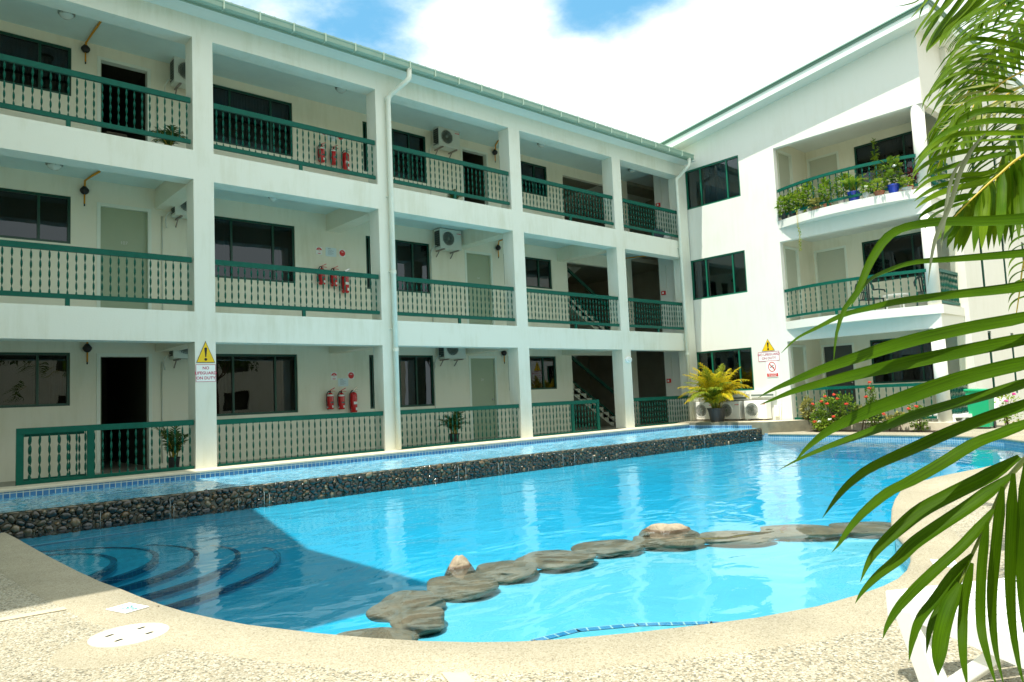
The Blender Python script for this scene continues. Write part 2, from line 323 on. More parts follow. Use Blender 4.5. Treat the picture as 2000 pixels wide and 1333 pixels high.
# ------------------------------------------------------------------ mesh helpers
WL = {}
class MB:
    def __init__(s): s.v = []; s.f = []; s.m = []; s.uv = []
    def face(s, pts, mi=0, uv=None):
        b = len(s.v); s.v += [tuple(p) for p in pts]; s.f.append(tuple(range(b, b+len(pts)))); s.m.append(mi); s.uv.append(uv)
    def box(s, x0, y0, z0, x1, y1, z1, mi=0):
        if x1 < x0: x0, x1 = x1, x0
        if y1 < y0: y0, y1 = y1, y0
        if z1 < z0: z0, z1 = z1, z0
        b = len(s.v)
        s.v += [(x0,y0,z0),(x1,y0,z0),(x1,y1,z0),(x0,y1,z0),(x0,y0,z1),(x1,y0,z1),(x1,y1,z1),(x0,y1,z1)]
        for q in ((0,3,2,1),(4,5,6,7),(0,1,5,4),(1,2,6,5),(2,3,7,6),(3,0,4,7)):
            s.f.append(tuple(b+i for i in q)); s.m.append(mi); s.uv.append(None)
        return s
    def obox(s, c, ax, ay, az, mi=0):            # oriented box: centre and three half vectors
        c = Vector(c); b = len(s.v)
        for k in (-1, 1):
            for i, j in ((-1,-1),(1,-1),(1,1),(-1,1)): s.v.append(tuple(c+i*ax+j*ay+k*az))
        for q in ((0,3,2,1),(4,5,6,7),(0,1,5,4),(1,2,6,5),(2,3,7,6),(3,0,4,7)):
            s.f.append(tuple(b+i for i in q)); s.m.append(mi); s.uv.append(None)
        return s
    def bar(s, a, c, w, h, up=(0,0,1), mi=0):
        a = Vector(a); c = Vector(c); d = c-a; t = d.normalized(); u = Vector(up)
        sd = t.cross(u).normalized(); u = sd.cross(t)
        return s.obox((a+c)/2, d/2, sd*w/2, u*h/2, mi)
    def tube(s, pts, r, n=10, mi=0, caps=True):
        pts = [Vector(p) for p in pts]; rs = r if isinstance(r, (list, tuple)) else [r]*len(pts)
        base = len(s.v); u = None
        for i, p in enumerate(pts):
            t = (pts[min(i+1, len(pts)-1)]-pts[max(i-1, 0)]).normalized()
            if u is None:
                u = t.orthogonal().normalized()
            u = (u-t*u.dot(t)).normalized(); w = t.cross(u)
            for k in range(n):
                a = 2*math.pi*k/n; s.v.append(tuple(p+(u*math.cos(a)+w*math.sin(a))*rs[i]))
        for i in range(len(pts)-1):
            for k in range(n):
                s.f.append((base+i*n+k, base+i*n+(k+1) % n, base+(i+1)*n+(k+1) % n, base+(i+1)*n+k)); s.m.append(mi); s.uv.append(None)
        if caps:
            s.f.append(tuple(base+k for k in range(n))[::-1]); s.m.append(mi); s.uv.append(None)
            e = base+(len(pts)-1)*n; s.f.append(tuple(e+k for k in range(n))); s.m.append(mi); s.uv.append(None)
        return s
    def lathe(s, c, prof, n=20, mi=0, axis='Z'):
        base = len(s.v); c = Vector(c)
        for r, h in prof:
            for k in range(n):
                a = 2*math.pi*k/n
                d = Vector((r*math.cos(a), r*math.sin(a), h)) if axis == 'Z' else (Vector((r*math.cos(a), -h, r*math.sin(a))) if axis == 'Y' else Vector((-h, r*math.cos(a), r*math.sin(a))))
                s.v.append(tuple(c+d))
        for i in range(len(prof)-1):
            for k in range(n):
                s.f.append((base+i*n+k, base+i*n+(k+1) % n, base+(i+1)*n+(k+1) % n, base+(i+1)*n+k)); s.m.append(mi); s.uv.append(None)
        for i, j in ((0, 1), (len(prof)-1, -2)):
            if prof[i][0] > .002 and abs(prof[i][1]-prof[j][1]) > 1e-6: s.f.append(tuple(base+i*n+k for k in range(n))); s.m.append(mi); s.uv.append(None)
        return s
    def blob(s, c, r, sub=2, amp=.15, fr=1.5, seed=0, mi=0, flat=None, peak=0):
        bm = bmesh.new(); bmesh.ops.create_icosphere(bm, subdivisions=sub, radius=1)
        b = len(s.v); c = Vector(c)
        for v in bm.verts:
            q = v.co.copy(); k = 1+amp*noise.noise(q*fr+Vector((seed*3.1, seed, -seed*1.7)))*2
            q *= k
            if peak and q.z > 0: q.x *= 1-peak*q.z; q.y *= 1-peak*q.z
            if flat and q.z > flat: q.z = flat+(q.z-flat)*.25
            if isinstance(r, Matrix): q = r @ q
            else: q = Vector((q.x*r[0], q.y*r[1], q.z*r[2]))
            s.v.append(tuple(c+q))
        for f in bm.faces: s.f.append(tuple(b+v.index for v in f.verts)); s.m.append(mi); s.uv.append(None)
        bm.free(); return s
    def wall(s, axis, c0, c1, u0, u1, v0, v1, holes, mi=0):
        us = sorted({u0, u1, *[min(max(h[i], u0), u1) for h in holes for i in (0, 1)]})
        vs = sorted({v0, v1, *[min(max(h[i], v0), v1) for h in holes for i in (2, 3)]})
        def solid(i, j):
            if not (0 <= i < len(us)-1 and 0 <= j < len(vs)-1): return False
            a = (us[i]+us[i+1])/2; b = (vs[j]+vs[j+1])/2
            return not any(h[0] < a < h[1] and h[2] < b < h[3] for h in holes)
        P = (lambda u, c, v: (u, c, v)) if axis == 'Y' else (lambda u, c, v: (c, u, v))
        for i in range(len(us)-1):
            for j in range(len(vs)-1):
                if not solid(i, j): continue
                a, b, c, d = us[i], us[i+1], vs[j], vs[j+1]
                for cc in (c0, c1): s.face([P(a, cc, c), P(b, cc, c), P(b, cc, d), P(a, cc, d)], mi)
                if not solid(i-1, j): s.face([P(a, c0, c), P(a, c1, c), P(a, c1, d), P(a, c0, d)], mi)
                if not solid(i+1, j): s.face([P(b, c0, c), P(b, c1, c), P(b, c1, d), P(b, c0, d)], mi)
                if not solid(i, j-1): s.face([P(a, c0, c), P(b, c0, c), P(b, c1, c), P(a, c1, c)], mi)
                if not solid(i, j+1): s.face([P(a, c0, d), P(b, c0, d), P(b, c1, d), P(a, c1, d)], mi)
        return s
def wloc(o): return WL.get(o.name, Vector((0, 0, 0))) if o else Vector((0, 0, 0))
def build(name, mb, mats, parent=None, smooth=False, bevel=0, loc=None, auto=True):
    me = bpy.data.meshes.new(name); w = Vector(loc) if loc is not None else wloc(parent)
    me.from_pydata([(a-w.x, b-w.y, c-w.z) for a, b, c in mb.v], [], mb.f)
    for m in (mats if isinstance(mats, (list, tuple)) else [mats]): me.materials.append(m)
    me.polygons.foreach_set('material_index', mb.m)
    if any(u for u in mb.uv):
        ul = me.uv_layers.new(name='UVMap'); i = 0
        for f, u in zip(mb.f, mb.uv):
            for k in range(len(f)): ul.data[i].uv = u[k] if u else (0, 0); i += 1
    if smooth: me.polygons.foreach_set('use_smooth', [True]*len(mb.f))
    me.update()
    bm = bmesh.new(); bm.from_mesh(me)
    if not any(u for u in mb.uv): bmesh.ops.remove_doubles(bm, verts=bm.verts, dist=1e-5) if smooth else None
    if auto: bmesh.ops.recalc_face_normals(bm, faces=bm.faces)
    bm.to_mesh(me); bm.free()
    o = bpy.data.objects.new(name, me); COL.objects.link(o)
    if parent is not None: o.parent = parent; o.location = w-wloc(parent)
    else: o.location = w
    WL[o.name] = w
    if smooth == 'auto':
        o.select_set(False)
    if bevel:
        md = o.modifiers.new('bevel', 'BEVEL'); md.width = bevel; md.segments = 2; md.limit_method = 'ANGLE'; md.angle_limit = R_(40)
    return o
def tag(o, label=None, cat=None, group=None, kind=None):
    if label: o['label'] = label
    if cat: o['category'] = cat
    if group: o['group'] = group
    if kind: o['kind'] = kind
    return o
def thing(name, label, cat, loc=(0, 0, 0), group=None):
    o = bpy.data.objects.new(name, None); COL.objects.link(o); o.location = loc; o.empty_display_size = .1
    WL[o.name] = Vector(loc); return tag(o, label, cat, group)
def copy_tree(o, parent=None):
    c = o.copy(); COL.objects.link(c); c.parent = parent
    for ch in o.children: copy_tree(ch, c)
    return c
def text_mb(s, size, origin, xdir, ydir, th=.003, align='CENTER', bold=0):
    cu = bpy.data.curves.new('lettering', 'FONT'); cu.body = s; cu.size = size; cu.align_x = align; cu.align_y = 'CENTER'; cu.offset = bold
    cu.resolution_u = 3
    ob = bpy.data.objects.new('lettering', cu); COL.objects.link(ob)
    dg = bpy.context.evaluated_depsgraph_get(); me = bpy.data.meshes.new_from_object(ob.evaluated_get(dg))
    mb = MB(); xd = Vector(xdir).normalized(); yd = Vector(ydir).normalized(); nd = xd.cross(yd); o0 = Vector(origin)
    for v in me.vertices: mb.v.append(tuple(o0+xd*v.co.x+yd*v.co.y+nd*th))
    for p in me.polygons: mb.f.append(tuple(p.vertices)); mb.m.append(0); mb.uv.append(None)
    bpy.data.objects.remove(ob); bpy.data.curves.remove(cu); bpy.data.meshes.remove(me)
    return mb
def join(a, b):
    k = len(a.v); a.v += b.v; a.f += [tuple(i+k for i in f) for f in b.f]; a.m += b.m; a.uv += b.uv
    return a

# ================================================================== GROUND, POOLS
ZD, ZW, ZWU = -.26, -.39, -.125
POOLN = [(-2.21,-3.52),(-2.16,-4.89),(-2.11,-5.84),(-2.07,-6.4),(-2.02,-6.81),(-1.99,-7.13),(-1.95,-7.46),(-1.9,-7.74),(-1.83,-8.02),(-1.75,-8.28),(-1.66,-8.49),(-1.55,-8.74),(-1.38,-9.06),(-1.25,-9.27),(-1.1,-9.47),(-.95,-9.63),(-.77,-9.78),(-.47,-9.98),(-.19,-10.14),(.11,-10.3),(.49,-10.44),(.84,-10.51),(1.09,-10.54),(1.33,-10.54),(1.6,-10.5),(1.86,-10.43),(2.1,-10.34),(2.35,-10.22),(2.6,-10.08),(2.92,-9.91),(3.38,-9.73),(3.87,-9.55),(4.45,-9.36),(5.02,-9.2),(5.7,-9.1),(6.37,-9.1),(6.96,-9.17),(7.6,-9.25),(8.24,-9.3)]
POOLF = [(9.6,-9.32),(11,-9.2),(12.2,-8.8),(13.1,-8.1),(13.6,-7.3),(13.82,-6.4),(13.9,-5.3),(13.9,-4.0),(13.86,-2.75)]
WYL, WYR = -2.27, -2.60                        # weir front face at its two ends
def wy(x): return WYL+(WYR-WYL)*(x+2.3)/16.1
OUT = [(-2.28,-2.30)]+POOLN+POOLF              # waterline of the main pool, counter-clockwise from the weir
def fill(polys, z):
    bm = bmesh.new(); es = []
    for P in polys:
        vs = [bm.verts.new((x, y, z)) for x, y in P]
        es += [bm.edges.new((vs[i], vs[(i+1) % len(vs)])) for i in range(len(vs))]
    bmesh.ops.triangle_fill(bm, use_beauty=True, use_dissolve=False, edges=es)
    mb = MB(); bm.verts.index_update()
    mb.v = [tuple(v.co) for v in bm.verts]; mb.f = [tuple(v.index for v in f.verts) for f in bm.faces]
    mb.m = [0]*len(mb.f); mb.uv = [None]*len(mb.f); bm.free(); return mb
hole = [(-6.2, .1), (-6.2, wy(-6.2)), (-2.4, wy(-2.4))]+[(-2.24,-3.2)]+POOLN+POOLF+[(13.86, .1)]
tag(build('pool_deck', fill([[(-150,-150),(190,-150),(190,150),(-150,150)], hole], ZD), DECK), kind='structure')
# coping band: a smooth border 0.38 m wide, standing 6 mm proud, with a rounded lip over the water
def offset(P, d):
    o = []
    for i, p in enumerate(P):
        a = Vector(P[max(i-1, 0)]); b = Vector(P[min(i+1, len(P)-1)]); t = (b-a).normalized(); n = Vector((t.y, -t.x)); n = -n if False else n
        q = Vector(p)-n*d; o.append((q.x, q.y))
    return o
BAND = [(-2.24,-2.95)]+POOLN+POOLF
# outward is to the right of travel here: check with the first segment heading to -Y, outward = -X
outw = -1 if offset(BAND, 1)[3][0] > BAND[3][0] else 1
cb = MB(); prof = [(-.012, -.05), (-.022, -.028), (-.020, -.008), (-.004, .006), (.38, .006), (.40, -.004)]
rings = []
for d, h in prof:
    dd = d
    rings.append([(x, y, ZD+h) for x, y in offset(BAND, outw*dd)])
for r0, r1 in zip(rings, rings[1:]):
    for i in range(len(BAND)-1): cb.face([r0[i], r0[i+1], r1[i+1], r1[i]])
tag(build('pool_coping', cb, COPE, smooth=True), kind='structure')
# pool shell: wall with a mosaic band, deep floor, raised shallow shelf
ZF, ZS = -.86, -.525
shell = [(-2.3,-2.2)]+POOLN+POOLF+[(13.86,-2.45)]
us = [0]
for a, b in zip(shell, shell[1:]): us.append(us[-1]+math.dist(a, b))
tb = MB(); pw = MB()
for i in range(len(shell)-1):
    (xa, ya), (xb, yb) = shell[i], shell[i+1]
    tb.face([(xa,ya,-.56),(xb,yb,-.56),(xb,yb,ZD),(xa,ya,ZD)], 0, [(us[i],-.3),(us[i+1],-.3),(us[i+1],0),(us[i],0)])
    pw.face([(xa,ya,ZF-.05),(xb,yb,ZF-.05),(xb,yb,-.56),(xa,ya,-.56)])
tag(build('pool_tile_band', tb, TILES), kind='structure')
tag(build('pool_wall', pw, POOLP), kind='structure')
flo = fill([[(-3.5,-1.9)]+[(-3.5,-10),(-1,-12),(6,-11.5),(15,-10.5),(15,-1.9)]], ZF)
tag(build('pool_floor', flo, POOLP), kind='structure')
STC = [(-1.45,-8.85),(-1.12,-8.52),(-.62,-8.1),(-.08,-7.85),(.3,-7.76),(.62,-7.8),(1.13,-7.83),(1.72,-7.9),(2.3,-8.08),(2.76,-8.53),(3.36,-8.86),(3.84,-9.28),(4.1,-9.6)]
sh = MB(); ring = STC+[(4.2,-10.5),(1.3,-11.2),(-1,-10.6),(-2,-9.4)]
shelf = fill([ring], ZS); join(sh, shelf)
for i in range(len(STC)-1): sh.face([(*STC[i], ZF-.02), (*STC[i+1], ZF-.02), (*STC[i+1], ZS), (*STC[i], ZS)])
tag(build('shallow_pool_shelf', sh, POOLS), kind='structure')
st = MB(); acc = 0                               # tile line around the foot of the shelf edge, near the coping
edge = [(-.75,-9.0),(-.41,-9.12),(-.1,-9.28),(.22,-9.5),(.54,-9.85),(.8,-10.2)]
# entry steps: five round treads fanning out from the left edge, each nosed with a dark tile line
for k, (ap, z, w) in enumerate((((-1.50,-4.14), -.47, .95), ((-1.01,-3.70), -.55, 1.25), ((-.54,-3.48), -.63, 1.5), ((-.07,-3.42), -.71, 1.72), ((.40,-3.40), -.79, 1.95))):
    cx = -2.45; rx = ap[0]-cx; cy = ap[1]-.15; ry = w
    arc = [(cx+rx*math.cos(a), cy+ry*math.sin(a)) for a in [(-math.pi/2)+math.pi*i/28 for i in range(29)]]
    tr = MB(); P = arc+[(-2.9, cy+ry), (-2.9, cy-ry)]
    join(tr, fill([P], z))
    for i in range(28): tr.face([(*arc[i], ZF-.02), (*arc[i+1], ZF-.02), (*arc[i+1], z), (*arc[i], z)])
    s = build('pool_step', tr, POOLP); tag(s, kind='structure')
    nb = MB(); ac = 0
    for i in range(28):
        a0 = Vector(arc[i]); a1 = Vector(arc[i+1]); cc = Vector((cx, cy)); u0 = ac; ac += (a1-a0).length
        b0 = cc+(a0-cc)*(1-.055/max(.2, (a0-cc).length)); b1 = cc+(a1-cc)*(1-.055/max(.2, (a1-cc).length))
        nb.face([(*a0, z+.004), (*a1, z+.004), (*b1, z+.004), (*b0, z+.004)], 0, [(u0, 0), (ac, 0), (ac, .055), (u0, .055)])
        o1 = a1+(a1-cc).normalized()*.004; o0 = a0+(a0-cc).normalized()*.004
        nb.face([(*o0, z-.045), (*o1, z-.045), (*o1, z+.004), (*o0, z+.004)], 0, [(u0, 0), (ac, 0), (ac, .05), (u0, .05)])
    build('tile_nosing', nb, TILEK, s)
# narrow underwater ledge with a tiled nosing along the near side of the shallow part
LE = spline2 = [(-.62,-9.20),(-.41,-9.14),(-.1,-9.20),(.22,-9.41),(.54,-9.73),(.70,-10.1)]
led = MB(); join(led, fill([LE+[(.75,-10.9),(-1.2,-10.4),(-1.0,-9.6)]], -.485))
for i in range(len(LE)-1): led.face([(*LE[i], -.60), (*LE[i+1], -.60), (*LE[i+1], -.485), (*LE[i], -.485)])
lo = tag(build('pool_ledge', led, POOLS), kind='structure'); sb_ = MB(); ac = 0
for i in range(len(LE)-1):
    a0 = Vector(LE[i]); a1 = Vector(LE[i+1]); u0 = ac; ac += (a1-a0).length; n = Vector((-(a1-a0).y, (a1-a0).x)).normalized()*-.06
    sb_.face([(*a0, -.481), (*a1, -.481), (*(a1+n), -.481), (*(a0+n), -.481)], 0, [(u0, 0), (ac, 0), (ac, .06), (u0, .06)])
build('tile_nosing', sb_, TILE, lo)

def waterbody(name, P, z, zb, m):
    mb = fill([P], z); b = fill([P], zb); join(mb, b)
    for i in range(len(P)):
        a, c = P[i], P[(i+1) % len(P)]; mb.face([(*a, z), (*c, z), (*c, zb), (*a, zb)])
    o = build(name, mb, m); bm = bmesh.new(); bm.from_mesh(o.data); bmesh.ops.remove_doubles(bm, verts=bm.verts, dist=1e-4); bmesh.ops.recalc_face_normals(bm, faces=bm.faces); bm.to_mesh(o.data); bm.free()
    return tag(o, kind='structure')
WP = offset([(-2.3,-2.2)]+POOLN+POOLF+[(13.88,-2.4)], outw*.012)
waterbody('pool_water', WP, ZW, ZF-.3, WATER)

# upper overflow basin
ub = MB(); ub.box(-6.3, -2.5, -.62, 13.9, -.2, -.50)
tag(build('upper_pool_floor', ub, POOLU), kind='structure')
t2 = MB(); t2.face([(-6.2,-.384,-.42),(13.83,-.384,-.42),(13.83,-.384,-.045),(-6.2,-.384,-.045)], 0, [(0,-.3),(19.86,-.3),(19.86,0.015),(0,0.015)])
t2.face([(13.83,-2.32,-.42),(13.83,-.384,-.42),(13.83,-.384,-.045),(13.83,-2.32,-.045)], 0, [(0,-.3),(2.3,-.3),(2.3,0.015),(0,0.015)])
tag(build('upper_pool_tile_band', t2, TILE), kind='structure')
rp = MB(); ys = [i/64 for i in range(65)]; xs = []; x = -3.2
while x < 13.84: xs.append(x); x += .030+.0035*max(0, x+1)
xs.append(13.86)
def rh(x, y):
    v = Vector((x, y, 0)); return .0105*noise.noise(v*Vector((1,1,1)).x*7)+.0075*noise.noise(Vector((x*15+3, y*17, 1.3)))+.004*noise.noise(Vector((x*31, y*34, 2.1)))
for x in xs:
    y0, y1 = wy(x)+.05, -.36
    for f in ys: y = y0+(y1-y0)*f; rp.v.append((x, y, ZWU+rh(x, y)*min(1, f*12+.15)))
for i in range(len(xs)-1):
    for j in range(64): rp.f.append((i*65+j, (i+1)*65+j, (i+1)*65+j+1, i*65+j+1)); rp.m.append(0); rp.uv.append(None)
tag(build('upper_pool_water', rp, WATERU, smooth=True), kind='structure')
# cream coping along the walkway and the raised paving in front of the east wing
cp = MB(); cp.box(-6.5,-.38,-.30, 13.84, .02, 0); cp.box(-6.5,-.40,-.045, 13.84,-.37, -.004)
tag(build('walkway_coping', cp, PAVE, bevel=.012), kind='structure')
wk = MB(); wk.box(-6.5, .02, -.4, 19.5, 8, -.085)
tag(build('walkway', wk, mat('walkway_tiles', (.42,.40,.32), .6, .2, 4)), kind='structure')
kb = MB()
P = [(13.84, .02), (13.84, -2.60), (13.90,-2.74), (15.0,-3.42), (15.0, .02)]
n = len(P)
for i in range(n): kb.face([(*P[i],-.3), (*P[(i+1) % n],-.3), (*P[(i+1) % n], .02), (*P[i], .02)])
kb.face([(x, y, .02) for x, y in P]); kb.face([(x, y, -.3) for x, y in P])
tag(build('raised_terrace', kb, [CONC], bevel=.02), kind='structure')
tt = fill([[(13.86, 0.0), (13.86, -2.58), (13.93,-2.70), (14.99,-3.36), (14.99, 0.0)]], .024)
tag(build('terrace_paving', tt, PAVE), kind='structure')
# weir wall of river stones
wr = thing('stone_weir', 'long low weir of wet dark river stones holding back the raised upper pool', 'wall', (0, wy(0), ZW))
core = MB()
for a, b in ((-6.2, 13.88),):
    core.face([(a, wy(a)+.03, -.44), (b, wy(b)+.03, -.44), (b, wy(b)+.03, -.135), (a, wy(a)+.03, -.135)])
    core.face([(a, wy(a)+.03, -.135), (b, wy(b)+.03, -.135), (b, wy(b)+.26, -.128), (a, wy(a)+.26, -.128)])
    core.face([(a, wy(a)+.26, -.128), (b, wy(b)+.26, -.128), (b, wy(b)+.28, -.6), (a, wy(a)+.28, -.6)])
uw = MB(); uw.face([(-6.2, wy(-6.2)-1.35, -.87), (13.88, wy(13.88)-1.35, -.87), (13.88, wy(13.88)+.028, -.44), (-6.2, wy(-6.2)+.028, -.44)]); build('sun_catching_slope', uw, POOLP, wr)  # sloped face added to catch sun and brighten the strip below the weir
build('wall_core', core, mat('wet_mortar', (.085, .075, .045), .3, .4, 20, bump=.8, bscale=50, spec=.7), wr)
rnd = random.Random(3); sm = MB(); x = -3.6; tmp = bmesh.new(); bmesh.ops.create_icosphere(tmp, subdivisions=1, radius=1)
IV = [v.co.copy() for v in tmp.verts]; IF = [tuple(v.index for v in f.verts) for f in tmp.faces]; tmp.free()
tmp = bmesh.new(); bmesh.ops.create_icosphere(tmp, subdivisions=2, radius=1)
IV2 = [v.co.copy() for v in tmp.verts]; IF2 = [tuple(v.index for v in f.verts) for f in tmp.faces]; tmp.free()
placed = {}
def free(x, z, r):
    k = int(x/.12)
    for kk in (k-1, k, k+1):
        for (px_, pz_, pr_) in placed.get(kk, ()):
            if ((x-px_)**2+((z-pz_)*1.25)**2)**.5 < (r+pr_)*.80: return False
    placed.setdefault(k, []).append((x, z, r)); return True
for rad, tries in ((.060, 900), (.046, 3200), (.034, 8000), (.024, 12000)):
    for _ in range(tries):
        x = rnd.uniform(-3.4, 13.84); z = rnd.uniform(-.44, -.165); w = rad*rnd.uniform(.85, 1.15)
        if z+w*.6 > -.135 or not free(x, z, w): continue
        h = w*rnd.uniform(.62, .95); c = Vector((x, wy(x)+.030+rnd.uniform(-.007, .007), z)); rot = Matrix.Rotation(rnd.uniform(-1.2, 1.2), 3, 'Y'); b = len(sm.v)
        VV, FF = (IV2, IF2) if x < 5 else (IV, IF); sd_ = rnd.uniform(0, 90)
        for q in VV:
            nk = 1+.55*noise.noise(q*1.5+Vector((sd_, sd_, 0))); q = Vector((q.x*w*nk, q.y*.026, q.z*h*nk)); q = rot @ q; sm.v.append(tuple(c+q))
        for f in FF: sm.f.append(tuple(b+i for i in f)); sm.m.append(0); sm.uv.append(None)
build('stone_facing', sm, PEB, wr, smooth=True, auto=False)
# cap stones: thin irregular lip at the top edge
cap = MB(); x = -3.6
while x < 13.6:
    w = rnd.uniform(.10, .30); cap.blob((x+w/2, wy(x)+.05, -.142), (w*.52, .045, .016), 1, .12, 1.4, x*7); x += w*.96
build('cap_lip', cap, mat('wet_cap_stone', (.16, .125, .07), .25, .45, 14, bump=.6, bscale=40, spec=.7), wr, smooth=True)
# thin trickles of water down the face
tk = MB(); rt = random.Random(11)
for i in range(16):
    x = rt.uniform(-1.6, 11.5); y = wy(x); tk = MB(); zt_ = rt.uniform(-.28, -.16)
    tk.tube([(x, y-.012, zt_), (x+.004, y-.024, zt_-.05), (x-.003, y-.026, -.35), (x, y-.03, -.395)], [.001, .003, .002, .004], 5)
    build('water_trickle', tk, mat('running_water', (.42, .50, .50), .05, spec=.9), wr, smooth=True)

# stepping boulders across the pool
def rock(name, label, parts, group=None):
    c0 = parts[0][0]; r = thing(name, label, 'rock', c0, group)
    for nm, c, rr, yaw, m, flat, sd, amp in [(('top', *p) if False else (p[7] if len(p) > 7 else 'stone', *p[:7])) for p in parts]:
        Mx = Matrix.Rotation(yaw, 3, 'Z') @ Matrix.Diagonal(rr)
        mb = MB().blob(c, Mx, 4, amp, 1.3, sd, flat=flat); build(nm, mb, m, r, smooth=True)
    return r
G = 'boulders laid in a line across the pool'
rock('boulder', 'broad submerged boulder touching the near edge of the pool', [((-1.10,-8.52,-.468), (0.30,0.27,.066), .7, ROCKW, .45, 3, .12)], G)
rock('boulder', 'greenish submerged boulder with a hole, tucked behind the nearest broad one', [((-.66,-8.36,-.468), (0.20,0.17,.066), .7, ROCKW, .55, 9, .12)], G)
rock('boulder', 'large wedge-shaped brown boulder just under the water before the pointed dry one', [((-.53,-8.03,-.468), (0.33,0.24,.066), .6, ROCKW, .5, 14, .14)], G)
r_ = rock('boulder', 'pointed pale boulder with its dry tip above water near the middle of the pool', [((.05,-7.88,-.468), (0.28,0.27,.066), .8, ROCKW, .5, 21, .12)], G)
build('dry_tip', MB().blob((.20,-7.66,-.46), Matrix.Diagonal((.135,.11,.165)), 4, .10, 1.9, 33, peak=.45), ROCKD, r_, smooth=True)
rock('boulder', 'flat brown submerged boulder right behind the pointed dry one', [((.58,-7.79,-.468), (0.26,0.27,.066), .8, ROCKW, .45, 41, .12)], G)
rock('boulder', 'wide grey submerged boulder, second past the pointed dry one', [((1.11,-7.84,-.468), (0.28,0.33,.062), .8, ROCKW, .45, 52, .12)], G)
rock('boulder', 'dark oval submerged boulder just before the humped dry one', [((1.73,-7.88,-.468), (0.23,0.32,.062), .75, ROCKW, .45, 61, .12)], G)
r_ = rock('boulder', 'humped cream boulder lying half out of the water, biggest dry stone in the line', [((2.27,-8.12,-.468), (0.23,0.34,.062), .7, ROCKW, .45, 73, .1)], G)
build('dry_tip', MB().blob((2.36,-8.07,-.43), Matrix.Rotation(-.85, 3, 'Z') @ Matrix.Diagonal((.25,.12,.105)), 4, .18, 1.5, 85), ROCKD, r_, smooth=True)
rock('boulder', 'long pale submerged boulder just past the humped dry one', [((2.76,-8.53,-.468), (0.22,0.37,.062), .6, ROCKW, .4, 91, .1)], G)
rock('boulder', 'flat sandy submerged boulder, last but one before the far deck', [((3.37,-8.87,-.468), (0.24,0.42,.062), .6, ROCKW, .4, 101, .1)], G)
rock('boulder', 'brown boulder at the far end of the line, touching the deck edge', [((3.86,-9.30,-.468), (0.24,0.36,.062), .6, ROCKW, .4, 112, .1)], G)

# things set into the deck
ld = thing('skimmer_lid', 'round cream skimmer lid with four dark finger slots set in the deck', 'lid', (-2.25,-7.95, ZD+.006))
build('cover', MB().lathe((-2.25,-7.95, ZD+.004), [(.001,.006), (.185,.006), (.195,.004), (.196,0)], 40), mat('cream_lid', (.70, .66, .52), .5, .08, 8), ld)
for dx, dy in ((.075,.06), (-.085,.05), (-.07,-.08), (.08,-.075)):
    build('finger_slot', MB().obox((-2.25+dx,-7.95+dy, ZD+.0095), Vector((.020,.008,0)), Vector((-.004,.009,0)), Vector((0,0,.0016))), BLACKI, ld)
mk = thing('depth_marker', 'small white tile marked 1.3m set in the coping beside the skimmer lid', 'sign', (-2.12,-7.37, ZD+.006), 'depth markers in the coping')
mc = Vector((-2.12,-7.37, ZD+.010)); mxd = Vector((.30,-.95,0)).normalized(); myd = Vector((.95,.30,0)).normalized()
build('plate', MB().obox(mc, mxd*.105, myd*.075, Vector((0,0,.003))), WHITES, mk, bevel=.002)
build('lettering', text_mb('1.3m', .095, mc+Vector((0,0,.001)), mxd, myd, .004), TEALI, mk)
mk2 = thing('depth_marker', 'white depth tile in the far coping, half hidden by the palm blades', 'sign', (1.84,-10.62, ZD+.006), 'depth markers in the coping')
mc = Vector((1.84,-10.62, ZD+.010)); mxd = Vector((.90,.42,0)).normalized(); myd = Vector((-.42,.90,0)).normalized()
build('plate', MB().obox(mc, mxd*.10, myd*.07, Vector((0,0,.003))), WHITES, mk2, bevel=.002)
build('lettering', text_mb('0.5m', .08, mc, mxd, myd, .004), TEALI, mk2)
js = MB(); js.obox((-2.75,-6.98, ZD+.004), Vector((.42,-.04,0)), Vector((.005,.045,0)), Vector((0,0,.001)))
js.obox((-1.44,-9.84, ZD+.0045), Vector((.06,.02,0)), Vector((-.13,-.35,0)), Vector((0,0,.001)))
tag(build('deck_joint_strip', js, SMOOTHC), kind='structure')
pd = MB(); pd.lathe((-2.33,-8.12, ZD+.0005), [(.001,.0035), (.30,.0035), (.31,0)], 24)
tag(build('patched_concrete', pd, COPE), kind='structure')

# ================================================================== MAIN BUILDING (three storeys, open galleries)
FL = [-.085, 2.60, 5.36]; DZ = [0, 2.775, 5.55]; CE = [2.42, 5.22, 7.80]
SL = [0, 2.584, 5.334]; BM = [2.081, 4.834, 7.323]
CX = [(-3.30,-2.96), (.666, 1.003), (4.243, 4.604), (7.857, 8.207), (11.586, 11.935), (14.62, 14.98)]
A = thing('apartment_building', 'long three-storey cream building with open galleries and square columns behind the pool', 'building', (6, 1, 0))
for a, b in CX: build('column', MB().box(a, 0, 0, b, .36, 7.75), W_FRONT, A)
for k in range(3):
    z1 = [SL[1], SL[2], 7.75][k]
    for (a0, a1), (b0, b1) in zip(CX, CX[1:]): build('beam', MB().box(a1, 0, BM[k], b0, .36, z1), W_FRONT, A)
YB = 2.25
Wz = [(.82, 2.06), (3.60, 4.86), (6.40, 7.62)]; Sz = [(1.13, 2.06), (4.00, 4.86), (6.71, 7.62)]
Dz = [2.05, 4.82, 7.59]
WX = [(-2.25,-.72,'S',(-1.20,)), (1.62,3.50,'W',(2.14,3.02)), (5.25,5.38,'W',()), (5.62,7.06,'W',(6.10,6.57)), (9.51,9.90,'S',()), (10.30,11.34,'S',(10.85,))]
DX = [(-.31,.61), (8.16,9.10)]
STX = (11.99, 14.75)
holes = []
